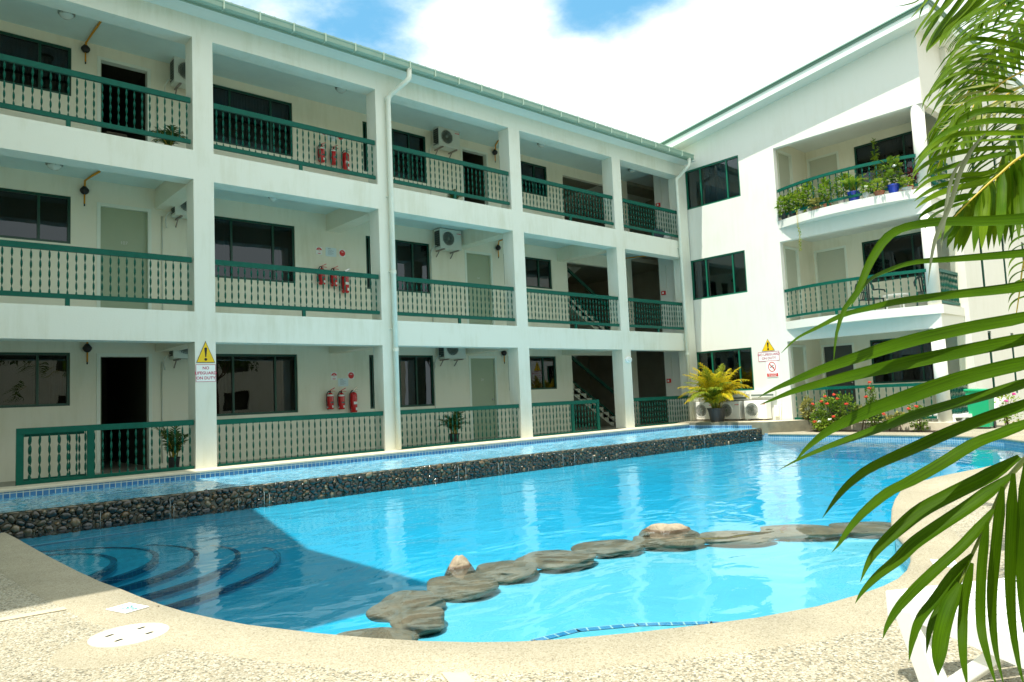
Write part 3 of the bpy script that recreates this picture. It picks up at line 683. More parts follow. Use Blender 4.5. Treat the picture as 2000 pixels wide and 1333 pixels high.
for k in range(3):
    for a, b, t, m in WX: holes.append((a, b, *(Wz if t == 'W' else Sz)[k]))
    for a, b in DX: holes.append((a, b, FL[k], Dz[k]))
    holes.append((STX[0], STX[1], FL[k], [2.10, 4.87, 7.5][k]))
build('gallery_wall', MB().wall('Y', YB, YB+.15, -6.5, 15.0, -.3, 7.85, holes), W_BACK, A)
sl = MB()
for k in (1, 2): sl.box(-6.5, .36, CE[k-1], 15.0, YB, FL[k])
sl.box(-6.5, .36, CE[2], 15.0, YB, 7.9)
build('gallery_ceiling', sl, CEIL, A)
tb_ = MB()
for k in (0, 1):
    for a, b in CX[:-1]: build('cross_beam', MB().box(a+.01, .36, [2.085, 4.838][k], b-.01, YB, CE[k]), W_BACK, A)
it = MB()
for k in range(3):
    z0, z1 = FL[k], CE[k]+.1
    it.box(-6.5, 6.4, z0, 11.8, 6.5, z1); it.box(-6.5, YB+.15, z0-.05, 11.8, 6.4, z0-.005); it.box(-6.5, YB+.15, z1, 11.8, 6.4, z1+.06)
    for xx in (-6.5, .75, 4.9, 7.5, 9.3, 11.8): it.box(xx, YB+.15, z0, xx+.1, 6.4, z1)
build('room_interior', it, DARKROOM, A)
# stair well
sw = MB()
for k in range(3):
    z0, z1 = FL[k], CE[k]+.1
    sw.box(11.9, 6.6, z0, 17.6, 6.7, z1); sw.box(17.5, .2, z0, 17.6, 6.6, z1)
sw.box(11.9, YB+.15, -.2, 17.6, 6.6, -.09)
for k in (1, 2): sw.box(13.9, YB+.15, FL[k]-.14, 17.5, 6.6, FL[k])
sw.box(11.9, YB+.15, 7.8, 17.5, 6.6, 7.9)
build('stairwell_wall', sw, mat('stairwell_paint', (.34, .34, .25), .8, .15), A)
fm = MB(); fr = []
for k in range(2):
    z0 = FL[k]; zm = z0+1.36
    # upper flight rises to the right behind, lower flight climbs to the left in front
    for (xa, za, xb, zb, y0, y1) in ((12.15, zm, 14.4, FL[k+1], 4.0, 5.4), (14.4, z0, 12.15, zm, 2.6, 3.9)):
        d = Vector((xb-xa, 0, zb-za)); nrm = Vector((-d.z, 0, d.x)).normalized()
        if nrm.z < 0: nrm = -nrm
        a = Vector((xa, (y0+y1)/2, za))-nrm*.10; b = Vector((xb, (y0+y1)/2, zb))-nrm*.10
        fm.obox((a+b)/2, d/2, Vector((0, (y1-y0)/2, 0)), nrm*.09)
        for s in range(9):
            f = (s+.5)/9; c = Vector((xa, 0, za)).lerp(Vector((xb, 0, zb)), f); fm.box(c.x-.14, y0, c.z-.10, c.x+.14, y1, c.z+.07)
        fr.append((xa, za, xb, zb, y0))
    fm.box(11.9, 2.5, zm-.12, 12.3, 5.5, zm)
build('stair_flight', fm, mat('stair_paint', (.48, .50, .40), .8, .1), A)
for xa, za, xb, zb, y0 in fr:
    hr = MB()
    a = Vector((xa, y0+.05, za)); b = Vector((xb, y0+.05, zb))
    hr.bar(a+Vector((0,0,.95)), b+Vector((0,0,.95)), .05, .09); hr.bar(a+Vector((0,0,.20)), b+Vector((0,0,.20)), .05, .06)
    for s in range(22): c = a.lerp(b, (s+.5)/22); hr.bar(c+Vector((0,0,.2)), c+Vector((0,0,.95)), .022, .006)
    build('stair_handrail', hr, GREEND, A)

def window(parent, axis, c, u0, u1, v0, v1, mull, curt, d=1, frame=GREEND, glass=None):
    # d: direction into the building along the axis normal
    P = (lambda u, q, v: (u, c+q*d, v)) if axis == 'Y' else (lambda u, q, v: (c+q*d, u, v))
    mb = MB()
    def bx(ua, ub, qa, qb, va, vb): p = P(ua, qa, va); q = P(ub, qb, vb); mb.box(*p, *q)
    fw = .045
    bx(u0, u1, .025, .10, v0, v0+fw); bx(u0, u1, .025, .10, v1-fw, v1); bx(u0, u0+fw, .026, .099, v0+fw, v1-fw); bx(u1-fw, u1, .026, .099, v0+fw, v1-fw)
    for m in mull: bx(m-.02, m+.02, .03, .09, v0+fw, v1-fw)
    w = build('window', mb, frame, parent)
    g = MB(); p = P(u0+.02, .060, v0+.02); q = P(u1-.02, .066, v1-.02); g.box(*p, *q); build('pane', g, glass or GLASS, w)
    for (ca, cb, cm) in curt:
        k = MB(); n = max(6, int(abs(cb-ca)/.02)); pts = []
        for i in range(n+1):
            u = ca+(cb-ca)*i/n; pts.append((u, .22+.028*math.sin(i*1.9)+.012*math.sin(i*.7+ca)))
        for a, b in zip(pts, pts[1:]): k.face([P(a[0], a[1], v0-.02), P(b[0], b[1], v0-.02), P(b[0], b[1], v1-.03), P(a[0], a[1], v1-.03)])
        build('curtain', k, cm, w)
    return w
def door(parent, axis, c, u0, u1, v0, v1, d=1, openleaf=False, number=None, m=DOORP, hside=1, frame=DOORF, label=None):
    P = (lambda u, q, v: (u, c+q*d, v)) if axis == 'Y' else (lambda u, q, v: (c+q*d, u, v))
    mb = MB()
    def bx(B, ua, ub, qa, qb, va, vb): B.box(*P(ua, qa, va), *P(ub, qb, vb))
    fw = .06
    if openleaf:
        D = MB(); u = u0+fw if hside > 0 else u1-fw
        bx(D, u, u+.04*hside, .12, .12+(u1-u0-2*fw), v0, v1-fw)
    else:
        D = MB(); bx(D, u0+fw, u1-fw, .055, .095, v0, v1-fw)
    dr = build('door', D, m, parent, bevel=.004)
    if label: dr['label'] = label
    bx(mb, u0, u0+fw, -.012, .14, v0, v1); bx(mb, u1-fw, u1, -.012, .14, v0, v1); bx(mb, u0+fw, u1-fw, -.011, .139, v1-fw, v1)
    build('door_frame', mb, frame, dr, bevel=.004)
    if openleaf:
        h = MB(); hp = P(u+.055*hside, .12+(u1-u0-2*fw)-.08, v0+1.0); h.blob(hp, (.028, .028, .028), 2, 0); build('handle', h, CHROME, dr, smooth=True)
    else:
        h = MB(); hp = P(u1-fw-.08 if hside > 0 else u0+fw+.08, .03, v0+1.0); h.blob(hp, (.03, .03, .03), 2, 0); build('handle', h, CHROME, dr, smooth=True)
        if number:
            o = P((u0+u1)/2, .05, v0+1.52); xd = (1,0,0) if axis == 'Y' else (0,-1,0)
            build('number', text_mb(number, .085, o, xd, (0,0,1), .002), mat('number_silver', (.62,.64,.62), .3), dr)
    return dr
curts = {(0,0): [(-1.0,-.80,CURTR), (-.86,-.76,CURT)], (0,1): [(1.66,2.1,CURTD), (3.05,3.46,CURTD)], (0,3): [(6.6,7.03,CURTD)], (1,1): [(3.05,3.46,CURTD),(1.66,2.1,CURTD)],
         (1,3): [(6.6,7.03,CURTD)], (1,5): [(10.87,11.30,CURT)], (2,0): [(-2.2,-.75,CURTD)], (2,1): [(1.66,3.46,CURTD)], (2,3): [(5.7,7.03,CURTD)], (0,5): [(11.1,11.3,CURTD)], (1,0): [(-2.2,-1.7,CURTD)], (2,5): [(10.35,11.3,CURTD)]}
for k in range(3):
    for i, (a, b, t, m) in enumerate(WX):
        z0, z1 = (Wz if t == 'W' else Sz)[k]; window(A, 'Y', YB, a, b, z0, z1, m, curts.get((k, i), []))
door(A, 'Y', YB, *DX[0], FL[0], Dz[0], openleaf=True, hside=1)
door(A, 'Y', YB, *DX[1], FL[0], Dz[0], number='24')
door(A, 'Y', YB, *DX[0], FL[1], Dz[1], number='107')
door(A, 'Y', YB, *DX[1], FL[1], Dz[1], number='14')
door(A, 'Y', YB, *DX[0], FL[2], Dz[2], openleaf=True, hside=1)
door(A, 'Y', YB, *DX[1], FL[2], Dz[2], openleaf=True, hside=1)
# roof, soffit, gutter and downpipes
YG = -.60
rf = MB()
n = 120
x0, x1 = -8.0, 14.62
rf.face([(x0,-.58,7.80),(x1,-.58,7.80),(x1,6.8,9.3),(x0,6.8,9.3)]); rf.face([(x0,-.58,7.77),(x1,-.58,7.77),(x1,6.8,9.27),(x0,6.8,9.27)])
xx = x0
while xx < x1: rf.box(xx, -.57, 7.79, xx+.03, -.52, 7.835); xx += .19
rw = build('roof', rf, ROOFG, A)
so_ = MB(); so_.box(x0, -.46, 7.70, 14.90, .0, 7.75)
build('soffit', so_, SOFF, rw)
fa = MB(); fa.box(x0, -.485, 7.64, 14.62, -.46, 7.84)
build('fascia', fa, GUTTER, rw)
gt = MB()
sec = [(-.487, 7.66), (-.56, 7.655), (-.598, 7.685), (-.602, 7.76), (-.617, 7.775), (-.617, 7.80), (-.605, 7.80), (-.595, 7.78), (-.588, 7.70), (-.555, 7.67), (-.487, 7.675)]
for i in range(len(sec)):
    (ya, za), (yb, zb) = sec[i], sec[(i+1) % len(sec)]
    gt.face([(x0, ya, za), (14.60, ya, za), (14.60, yb, zb), (x0, yb, zb)])
gt.face([(14.60, y, z) for y, z in sec]); gt.box(14.595, -.60, 7.66, 14.605, -.487, 7.78)
gu = build('gutter', gt, GUTTER, A)
br = MB(); xx = x0+.3
while xx < 14.5:
    br = MB().box(xx, -.624, 7.655, xx+.022, -.486, 7.812); xx += .62
    build('gutter_strap', br, mat('strap_pale', (.40,.52,.42), .5), gu)
def pipe(xg, xc):
    pb = MB(); r = .052
    pb.tube([(xg, -.55, 7.68), (xg, -.55, 7.55), (xg-.01, -.54, 7.47), (xg-.05, -.50, 7.41), (xc+.06, -.17, 7.27), (xc+.01, -.10, 7.20), (xc, -.075, 7.10), (xc, -.075, 6.6), (xc, -.075, .02)], r, 14)
    o = build('downpipe', pb, PVC, A, smooth=True)
    cb_ = MB()
    for z in (7.12, 3.52, 1.95): cb_.tube([(xc, -.075, z), (xc, -.075, z+.07)], r+.008, 14)
    for z in (5.1, 3.56, 2.4): cb_.box(xc-.075, -.03, z, xc+.075, -.002, z+.025)
    build('pipe_collar', cb_, PVC, o, smooth=False)
pipe(4.72, 4.50); pipe(14.42, 14.42)

# ------------------------------------------------------------------ railings with twisted flat-bar balusters
BAL = {}
def baluster_mesh(h, w=.030, t=.006, turns=2.5):
    key = (round(h, 3), w)
    if key in BAL: return BAL[key]
    me = bpy.data.meshes.new('twisted_bar'); v = []; f = []; n = 26
    for i in range(n+1):
        a = math.pi*turns*2*i/n/1.0*.9; z = h*i/n
        for sx, sy in ((-1,-1),(1,-1),(1,1),(-1,1)):
            x = sx*w/2; y = sy*t/2; v.append((x*math.cos(a)-y*math.sin(a), x*math.sin(a)+y*math.cos(a), z))
    for i in range(n):
        for k in range(4): f.append((i*4+k, i*4+(k+1) % 4, (i+1)*4+(k+1) % 4, (i+1)*4+k))
    me.from_pydata(v, [], f); me.materials.append(GREEN); me.update(); BAL[key] = me; return me
def railing(label, pts, zs, zt, zb, posts=(), end_posts=(), group='green railings along the galleries', sp=.112, tr=(.05, .088), brl=(.045, .07), gate=None):
    """pts: plan polyline of the railing; zs floor, zt top of top rail, zb bottom of bottom rail"""
    P = [Vector((x, y, 0)) for x, y in pts]; ln = [0]
    for a, b in zip(P, P[1:]): ln.append(ln[-1]+(b-a).length)
    def pos(s):
        for i in range(len(P)-1):
            if s <= ln[i+1]+1e-6: t = (s-ln[i])/(ln[i+1]-ln[i]); return P[i].lerp(P[i+1], t), (P[i+1]-P[i]).normalized()
        return P[-1], (P[-1]-P[-2]).normalized()
    mid, _ = pos(ln[-1]/2); R = thing('railing', label, 'railing', (mid.x, mid.y, zs), group)
    def sweep(name, w, z0, z1):
        mb = MB(); q = []
        for i, p in enumerate(P):
            t = (P[min(i+1, len(P)-1)]-P[max(i-1, 0)]).normalized(); nrm = Vector((-t.y, t.x, 0))
            q.append([(p.x+nrm.x*s*w/2, p.y+nrm.y*s*w/2, z) for s, z in ((-1, z0), (1, z0), (1, z1), (-1, z1))])
        for a, b in zip(q, q[1:]):
            for k in range(4): mb.face([a[k], a[(k+1) % 4], b[(k+1) % 4], b[k]])
        mb.face(q[0]); mb.face(q[-1]); build(name, mb, GREEN, R)
    sweep('top_rail', tr[0], zt-tr[1], zt); sweep('bottom_rail', brl[0], zb, zb+brl[1])
    for s in posts:
        p, t = pos(s); nrm = Vector((-t.y, t.x, 0)); build('post', MB().obox((p.x, p.y, (zs+zb)/2), t*.03, nrm*.02, Vector((0,0,(zb-zs)/2))), GREEN, R)
    for s in end_posts:
        p, t = pos(s); nrm = Vector((-t.y, t.x, 0)); build('end_post', MB().obox((p.x, p.y, (zs+zt-tr[1])/2), t*.045, nrm*.022, Vector((0,0,(zt-tr[1]-zs)/2))), GREEN, R)
    h = zt-tr[1]-zb-brl[1]; me = baluster_mesh(h); n = int(ln[-1]/sp); rr = random.Random(int(pts[0][0]*100)+int(zs*10))
    for i in range(n):
        p, t = pos((i+.5)*ln[-1]/n)
        o = bpy.data.objects.new('baluster', me); COL.objects.link(o); o.parent = R
        o.location = Vector((p.x, p.y, zb+brl[1]))-wloc(R); o.rotation_euler.z = math.atan2(t.y, t.x)+rr.uniform(-.25, .25)
    return R
bays = [(-2.94, .64), (1.02, 4.22), (4.62, 7.83), (8.225, 11.565), (11.95, 14.60)]
bn = ['leftmost bay', 'second bay from the left', 'third bay from the left, right of the tall downpipe', 'fourth bay, in front of the stairs', 'rightmost bay beside the corner downpipe']
for k, fn in ((1, 'middle-floor'), (2, 'top-floor')):
    for i, (a, b) in enumerate(bays):
        railing(f'green {fn} gallery railing in the {bn[i]}', [(a, .05), (b, .05)], SL[k], SL[k]+.915, SL[k]+.115, posts=[(b-a)/2])
railing('green ground-floor railing right of the yellow warning sign column', [(1.01, .06), (4.23, .06)], -.08, .78, -.01, brl=(.04, .05))
railing('green ground-floor railing behind which the small potted palm stands', [(4.62, .06), (7.84, .06)], -.08, .78, -.01, brl=(.04, .05))
railing('short green ground-floor railing with a thick end post, left of the stairs', [(8.225, .06), (10.60, .06)], -.08, .79, -.01, end_posts=(1.40, 2.33), brl=(.04, .05))
railing('green ground-floor railing right of the stairs, beside the corner downpipe', [(11.95, .06), (14.60, .06)], -.08, .78, -.01, brl=(.04, .05))
railing('green ground-floor railing with two thick posts in front of the open dark doorway', [(-1.77, .06), (.65, .06)], -.08, .80, -.01, end_posts=(.045, .93), brl=(.04, .06))
railing('folded-back green gate leaf behind the far left end of the ground-floor railing', [(-1.66, .18), (-.90, .18)], -.08, .76, .02, brl=(.04, .05), group=None, sp=.125)

# ================================================================== EAST WING with rounded balconies
XE = 15.02
Bd = thing('apartment_building', 'sunlit white wing at the far end with rounded balconies and a sloping roof edge', 'building', (20, -3, 0))
OY0, OY1 = -6.60, -2.84
rholes = [(-1.779, .033, 6.348, 7.544), (-1.779, .033, 3.598, 4.794), (-1.779, .033, .848, 2.044)]
REC = [(-.06, 2.11), (2.62, 4.82), (5.38, 7.42)]
for z0, z1 in REC: rholes.append((-6.60, OY0 and OY1, z0, z1))
RS = .145                                       # roof pitch, rising towards -Y
def rz(y): return 8.27-RS*y
wm = MB(); wm.wall('X', XE, XE+.16, -6.60, 1.2, -.3, 8.0, rholes)
for a, b in ((XE, XE+.16),):
    wm.face([(a, 1.2, 8.0), (a, -6.60, 8.0), (a, -6.60, rz(-6.6)), (a, 1.2, rz(1.2))])
    wm.face([(b, 1.2, 8.0), (b, -6.60, 8.0), (b, -6.60, rz(-6.6)), (b, 1.2, rz(1.2))])
build('wall', wm, W_SUN, Bd)
# pool-side face, set back beyond the balconies
sy = -6.60
sholes = [(XE+.16, 16.62, z0, z1) for z0, z1 in REC]
sm_ = MB(); sm_.wall('Y', sy, sy+.16, XE+.16, 16.62, -.3, 8.0, sholes)
sm_.face([(XE, sy, 8.0), (16.62, sy, 8.0), (16.62, sy, rz(sy)), (XE, sy, rz(sy))])
sl_h = []
for k in range(3):
    z = [.35, 3.10, 5.85][k]
    for xx in (17.9, 19.9, 21.9, 24.0, 26.2): sl_h.append((xx, xx+.30, z+.1, z+1.75))
sm_.wall('Y', sy-.12, sy+.04, 16.62, 34, -.3, rz(sy)-.02, sl_h)
build('side_wall', sm_, W_SUN, Bd)
for a, b, c, d in sl_h: window(Bd, 'Y', sy-.12, a, b, c, d, (), [])
# recess: side wall with door, back wall with door and window, floors
XB = 17.30
rb = MB()
rb.wall('X', XB, XB+.15, -6.44, -2.50, -.3, 8.2, [(-3.62,-2.68, [-.06,2.62,5.38][k], [2.06,4.83,7.58][k]) for k in range(3)]+[(-5.66,-4.05, [.88,3.66,6.42][k], [2.08,4.83,7.56][k]) for k in range(3)])
rb.wall('Y', -2.65, -2.50, XE+.16, XB, -.3, 8.2, [(15.58, 16.42, [-.06,2.62,5.38][k], [2.06,4.83,7.56][k]) for k in range(3)])
rb.box(16.62, sy+.04, -.3, XB, sy+.20, 8.2)
build('balcony_wall', rb, W_BACK, Bd)
for k in range(3):
    f = [-.06, 2.62, 5.38][k]; t = [2.06, 4.83, 7.58][k]
    if k == 0: door(Bd, 'X', XB, -3.62, -2.68, f, t, m=mat('screen_door_dark', (.055,.065,.06), .6), hside=-1, frame=DOORF, label='dark screen door')
    else: door(Bd, 'X', XB, -3.62, -2.68, f, t, hside=-1, m=DOORC)
    door(Bd, 'Y', -2.65, 15.58, 16.42, f, t-.01, hside=1, m=DOORC)
    window(Bd, 'X', XB, -5.66, -4.05, [.88,3.66,6.42][k], [2.08,4.83,7.56][k], (-5.34,-4.57), [[(-5.6,-4.1,CURTD)], [(-4.25,-4.08,CURTR)], [(-5.6,-4.6,CURTD)]][k])
for k in range(3):
    window(Bd, 'X', XE, -1.779, .033, [.848,3.598,6.348][k], [2.044,4.794,7.544][k], (-1.36,-.48), [[(-1.3,-.5,CURTD)], [(-.42,-.04,CURT),(-1.76,-1.66,CURTR)], [(-1.34,-.5,mat('curtain_blue',(.10,.16,.30),.8))]][k], frame=mat('window_frame_green', (.006,.13,.075), .35), glass=GLASSC)
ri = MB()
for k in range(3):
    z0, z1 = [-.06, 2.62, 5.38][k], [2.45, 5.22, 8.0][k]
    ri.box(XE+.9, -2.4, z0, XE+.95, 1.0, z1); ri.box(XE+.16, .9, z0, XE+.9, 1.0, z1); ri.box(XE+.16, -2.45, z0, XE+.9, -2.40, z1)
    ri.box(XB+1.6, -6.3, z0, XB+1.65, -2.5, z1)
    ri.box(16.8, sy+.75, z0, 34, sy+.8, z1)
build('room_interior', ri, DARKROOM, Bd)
# curved balcony slabs
def arc_pts(y0, y1, x, sag, n=26, off=0):
    c = (y1-y0); Rr = (abs(c)/2)**2/(2*sag)+sag/2; ym = (y0+y1)/2; o = []
    for i in range(n+1):
        y = y0+c*i/n; dx = math.sqrt(max(0, Rr*Rr-(y-ym)**2))-(Rr-sag); o.append((x-dx-off, y))
    return o
for k in (1, 2):
    zt = [0, 2.64, 5.39][k]; zb_ = zt-.21; mb = MB(); ap = arc_pts(-2.84, -6.66, XE, .40, 30)
    top = ap+[(XB, -6.60), (XB, -2.66)]
    for z in (zt, zb_): join(mb, fill([top], z))
    for a, b in zip(ap, ap[1:]): mb.face([(*a, zb_), (*b, zb_), (*b, zt), (*a, zt)])
    mb.face([(XE, -6.66, zb_), (XB, -6.6, zb_), (XB, -6.6, zt), (XE, -6.66, zt)])
    build('balcony_slab', mb, W_SUN, Bd)
for z_, h_ in ((7.80, .08), (5.10, .07), (2.36, .06)): build('balcony_ceiling', MB().box(XE+.16, -6.44, z_, XB, -2.65, z_+h_), SOFF, Bd)
gf = MB(); gf.box(XE-.02, -6.62, -.3, XB, -2.66, -.065); build('ground_floor_slab', gf, PAVE, Bd)
for z0, z1 in REC: build('round_column', MB().lathe((XE+.145, -6.44, z0), [(.145, 0), (.145, z1-z0)], 28), W_SUN, Bd, smooth=False)
for o in [o for o in bpy.data.objects if o.name.startswith('round_column')]:
    for p in o.data.polygons: p.use_smooth = abs(p.normal.z) < .5
# roof of the wing
rr_ = MB(); xo, yo = XE-.47, -7.06
def slab(mb, xa, xb, ya, yb, t0, t1, mi=0):
    v = [(x, y, rz(y)+t) for t in (t0, t1) for x, y in ((xa, ya), (xb, ya), (xb, yb), (xa, yb))]
    for q in ((0,3,2,1),(4,5,6,7),(0,1,5,4),(1,2,6,5),(2,3,7,6),(3,0,4,7)): mb.face([v[i] for i in q], mi)
slab(rr_, xo-.06, 36, yo-.06, 9, .235, .262)
yy = yo-.06
r2 = build('roof', rr_, ROOFG, Bd)
ss = MB(); slab(ss, xo+.02, 36, yo+.02, 9, -.015, .03); build('soffit', ss, SOFF, r2)
ff = MB(); slab(ff, xo, xo+.02, yo, 9, -.02, .21); slab(ff, xo+.02, 36, yo, yo+.02, -.02, .21); build('fascia', ff, FASC, r2)
ft = MB(); slab(ft, xo-.035, xo, yo-.035, 9, .17, .236); slab(ft, xo, 36, yo-.035, yo, .17, .236); build('roof_trim', ft, mat('roof_trim_green', (.10,.20,.14), .5), r2)
# balcony railings
gr = 'green railings on the rounded balconies'
for k, nm in ((1, 'middle'), (2, 'top')):
    ap = arc_pts(-2.86, -6.36, XE, .37, 22, -.05)
    zs = [0, 2.64, 5.39][k]
    railing(f'curved green railing round the {nm}-floor balcony', ap, zs, zs+.87, zs+.10, posts=(1.55,), group=gr, sp=.155, tr=(.045, .075), brl=(.04, .06))
    railing(f'green side railing of the {nm}-floor balcony beyond the round column', [(15.33, -6.53), (16.60, -6.53)], zs-.02, zs+.87, zs+.06, group=gr, sp=.10, tr=(.045, .07), brl=(.04, .06))
railing('straight green ground-floor railing behind the flowering shrubs', [(XE+.05, -2.87), (XE+.05, -6.30)], -.06, .86, .02, group=gr, sp=.16, tr=(.045, .075), brl=(.04, .06))
railing('green ground-floor side railing between the round column and the green bin', [(15.33, -6.53), (16.60, -6.53)], -.06, .86, .02, group=gr, sp=.10, tr=(.045, .07), brl=(.04, .06))

# ================================================================== buildings outside the frame that shade or mirror
Wg = thing('apartment_building', 'left-hand wing of the hotel just outside the view, casting the shadow on the deck', 'building', (-8, -3, 0))
build('wall', MB().box(-14, -6.95, -.3, -3.75, 2.2, 7.9), W_FRONT, Wg)
build('roof', MB().box(-14.5, -7.45, 7.95, -2.80, 2.6, 8.25), ROOFG, Wg)
Sg = thing('apartment_building', 'low cream hotel block far behind the viewer, seen only mirrored in the glass', 'building', (4, -34, 0))
build('wall', MB().wall('Y', -34, -34.3, -22, 30, -.3, 6.2, [(x, x+1.8, z, z+1.3) for x in range(-20, 28, 5) for z in (.9, 3.7)]), W_BACK, Sg)
build('roof', MB().box(-23, -36, 6.2, 31, -33.2, 6.6), ROOFG, Sg)
build('room_interior', MB().box(-22, -35, -.3, 30, -34.6, 6.2), DARKROOM, Sg)

# ================================================================== fittings on the galleries
def ac_unit(label, wall=True):
    t = thing('air_conditioner', label, 'air conditioner', (0, 0, 0), 'outdoor air conditioner units')
    w, h, d = .66, .50, .27                       # front face looks to -Y, box from x=0..w, y=-d..0, z=0..h
    c = MB().box(0, -d, 0, w, 0, h); build('casing', c, ACW, t, bevel=.012)
    fr = MB(); cx, cz, r = .24, .255, .185
    fr.lathe((cx, -d-.002, cz), [(r+.012, 0), (r+.012, .010), (r, .012), (r-.006, .004)], 36, axis='Y'); build('fan_ring', fr, ACW, t)
    dk = MB().lathe((cx, -d-.001, cz), [(.001, .002), (r, .002)], 36, axis='Y'); build('fan_opening', dk, ACD, t)
    g = MB()
    for i in range(1, 6): rr = r*i/6+.01; g.lathe((cx, -d-.006, cz), [(rr, 0), (rr+.005, 0), (rr+.005, .006), (rr, .006), (rr, 0)], 30, axis='Y')
    for i in range(-5, 6):
        x = cx+i*r/5.6; hh = math.sqrt(max(0, r*r-(x-cx)**2))*.98; g.box(x-.003, -d-.012, cz-hh, x+.003, -d-.008, cz+hh)
    g.lathe((cx, -d-.008, cz), [(.001, .006), (.04, .006), (.045, 0)], 16, axis='Y'); build('fan_grille', g, ACG, t)
    v = MB().box(-.003, -d+.03, .05, .001, -.03, h-.05); build('side_vent', v, ACD, t)
    ln = MB()
    for i in range(7): ln.box(-.008, -d+.03, .07+i*.055, -.003, -.03, .076+i*.055)
    build('vent_slats', ln, ACG, t)
    bd = MB().box(w-.15, -d-.003, h-.105, w-.02, -d-.001, h-.085)
    # small red maker strip, illegible at this size
    bm_ = MB()
    for i in range(5): bm_.box(w-.15+i*.027, -d-.003, h-.108, w-.132+i*.027, -d-.001, h-.086)
    build('red_badge', bm_, REDS, t)
    br = MB()
    if wall:
        for x in (.10, w-.12): br.box(x, -d+.0, -.03, x+.035, .09, -.002); br.bar((x+.017, -.04, -.03), (x+.017, .09, -.16), .02, .02)
    else:
        for x in (.08, w-.14): br.box(x, -d+.03, -.04, x+.06, -.03, -.002)
        br.box(.14, -.13, -.03, w-.14, -.11, -.01)
    build('bracket', br, mat('bracket_grey', (.28,.24,.2), .5), t)
    if wall:
        pp = MB(); pp.tube([(-.002, -.10, .08), (-.06, -.08, .07), (-.09, -.02, .0), (-.08, .05, -.10), (-.05, .07, -.2)], .012, 8)
        build('refrigerant_hose', pp, ACW, t, smooth=True)
    return t
def put(o, x, y, z, rz_=0, label=None):
    o.location = (x, y, z); o.rotation_euler.z = rz_
    if label: o['label'] = label
    return o
ac = ac_unit('wall-hung air conditioner on the top gallery, right of the tall downpipe')
acs = [(7.20, 7.32, 'wall-hung air conditioner on the top gallery, right of the tall downpipe'),
       (7.13, 4.70, 'wall-hung air conditioner on the middle gallery, right of the tall downpipe'),
       (7.13, 1.955, 'wall-hung air conditioner on the ground floor, above the small potted palm'),
       (.93, 7.30, 'air conditioner half hidden by the left column on the top gallery'),
       (.93, 4.68, 'air conditioner half hidden by the left column on the middle gallery'),
       (.88, 1.94, 'air conditioner half hidden behind the column with the yellow sign')]
for i, (x, z, lb) in enumerate(acs): put(ac if i == 0 else copy_tree(ac), x, 2.14, z, 0, lb)
gac = ac_unit('white ground-standing air conditioner in the corner beside the downpipe', wall=False)
for o in gac.children:
    if o.name.startswith('casing') or o.name.startswith('fan_ring'): o.data.materials[0] = ACWL
for i, (y, lb) in enumerate(((.0, 'white ground-standing air conditioner in the corner, left of the big potted palm'), (-.82, 'ground-standing air conditioner just right of the big potted palm'), (-1.62, 'white ground-standing air conditioner nearest the balcony recess'))):
    put(gac if i == 0 else copy_tree(gac), XE-.06, y, .065, R_(-90), lb)
# plaster boxes with slots above the ground units
for y0, y1, z, lb in ((-.70, .0, .72, 'white boxed-in duct with a dark slot, left of the big palm pot'), (-1.62, -.86, .64, 'white boxed-in duct with a dark slot, behind the big palm'), (-2.44, -1.70, .70, 'white boxed-in duct with a dark slot, under the pool signs')):
    t = thing('duct_box', lb, 'duct box', (XE-.06, (y0+y1)/2, z), 'boxed ducts above the ground air conditioners')
    build('box', MB().box(XE-.12, y0, z-.05, XE-.004, y1, z+.12), W_SUN, t, bevel=.006)
    build('slot', MB().box(XE-.123, y0+.04, z-.02, XE-.118, y1-.04, z+.03), ACG, t)
cw = MB(); cw.tube([(XE-.02, -2.55, 1.25), (XE-.02, -2.55, .45)], .006, 6); cw.box(XE-.06, -2.48, .12, XE-.004, -2.36, .42); cw.tube([(XE-.03,-2.42,.35),(XE-.07,-2.46,.2),(XE-.05,-2.52,.1),(XE-.03,-2.55,.42)], .012, 6)
tag(build('cable_box', cw, ACWL), 'small white isolator box with dangling cables below the pool signs', 'cable box')
# drain lines down the gallery walls
for x, (z0, z1), lb in ((.78, (.0, 1.9), 'thin drain pipe down the ground-floor wall beside the left column'), (7.06, (.0, 1.9), 'thin drain pipe below the ground-floor air conditioner'), (.80, (2.62, 4.7), 'thin drain pipe down the middle-floor wall beside the left column'), (7.08, (2.62, 4.7), 'thin drain pipe below the middle-floor air conditioner'), (7.15, (5.38, 7.3), 'thin drain pipe below the top-floor air conditioner'), (.72, (5.38, 7.2), 'thin drain pipe down the top-floor wall beside the left column')):
    tag(build('drain_pipe', MB().tube([(x, 2.235, z0), (x, 2.235, z1)], .012, 8), ACW, smooth=True, loc=(x, 2.235, z0)), lb, 'pipe', 'thin drain pipes on the gallery walls')
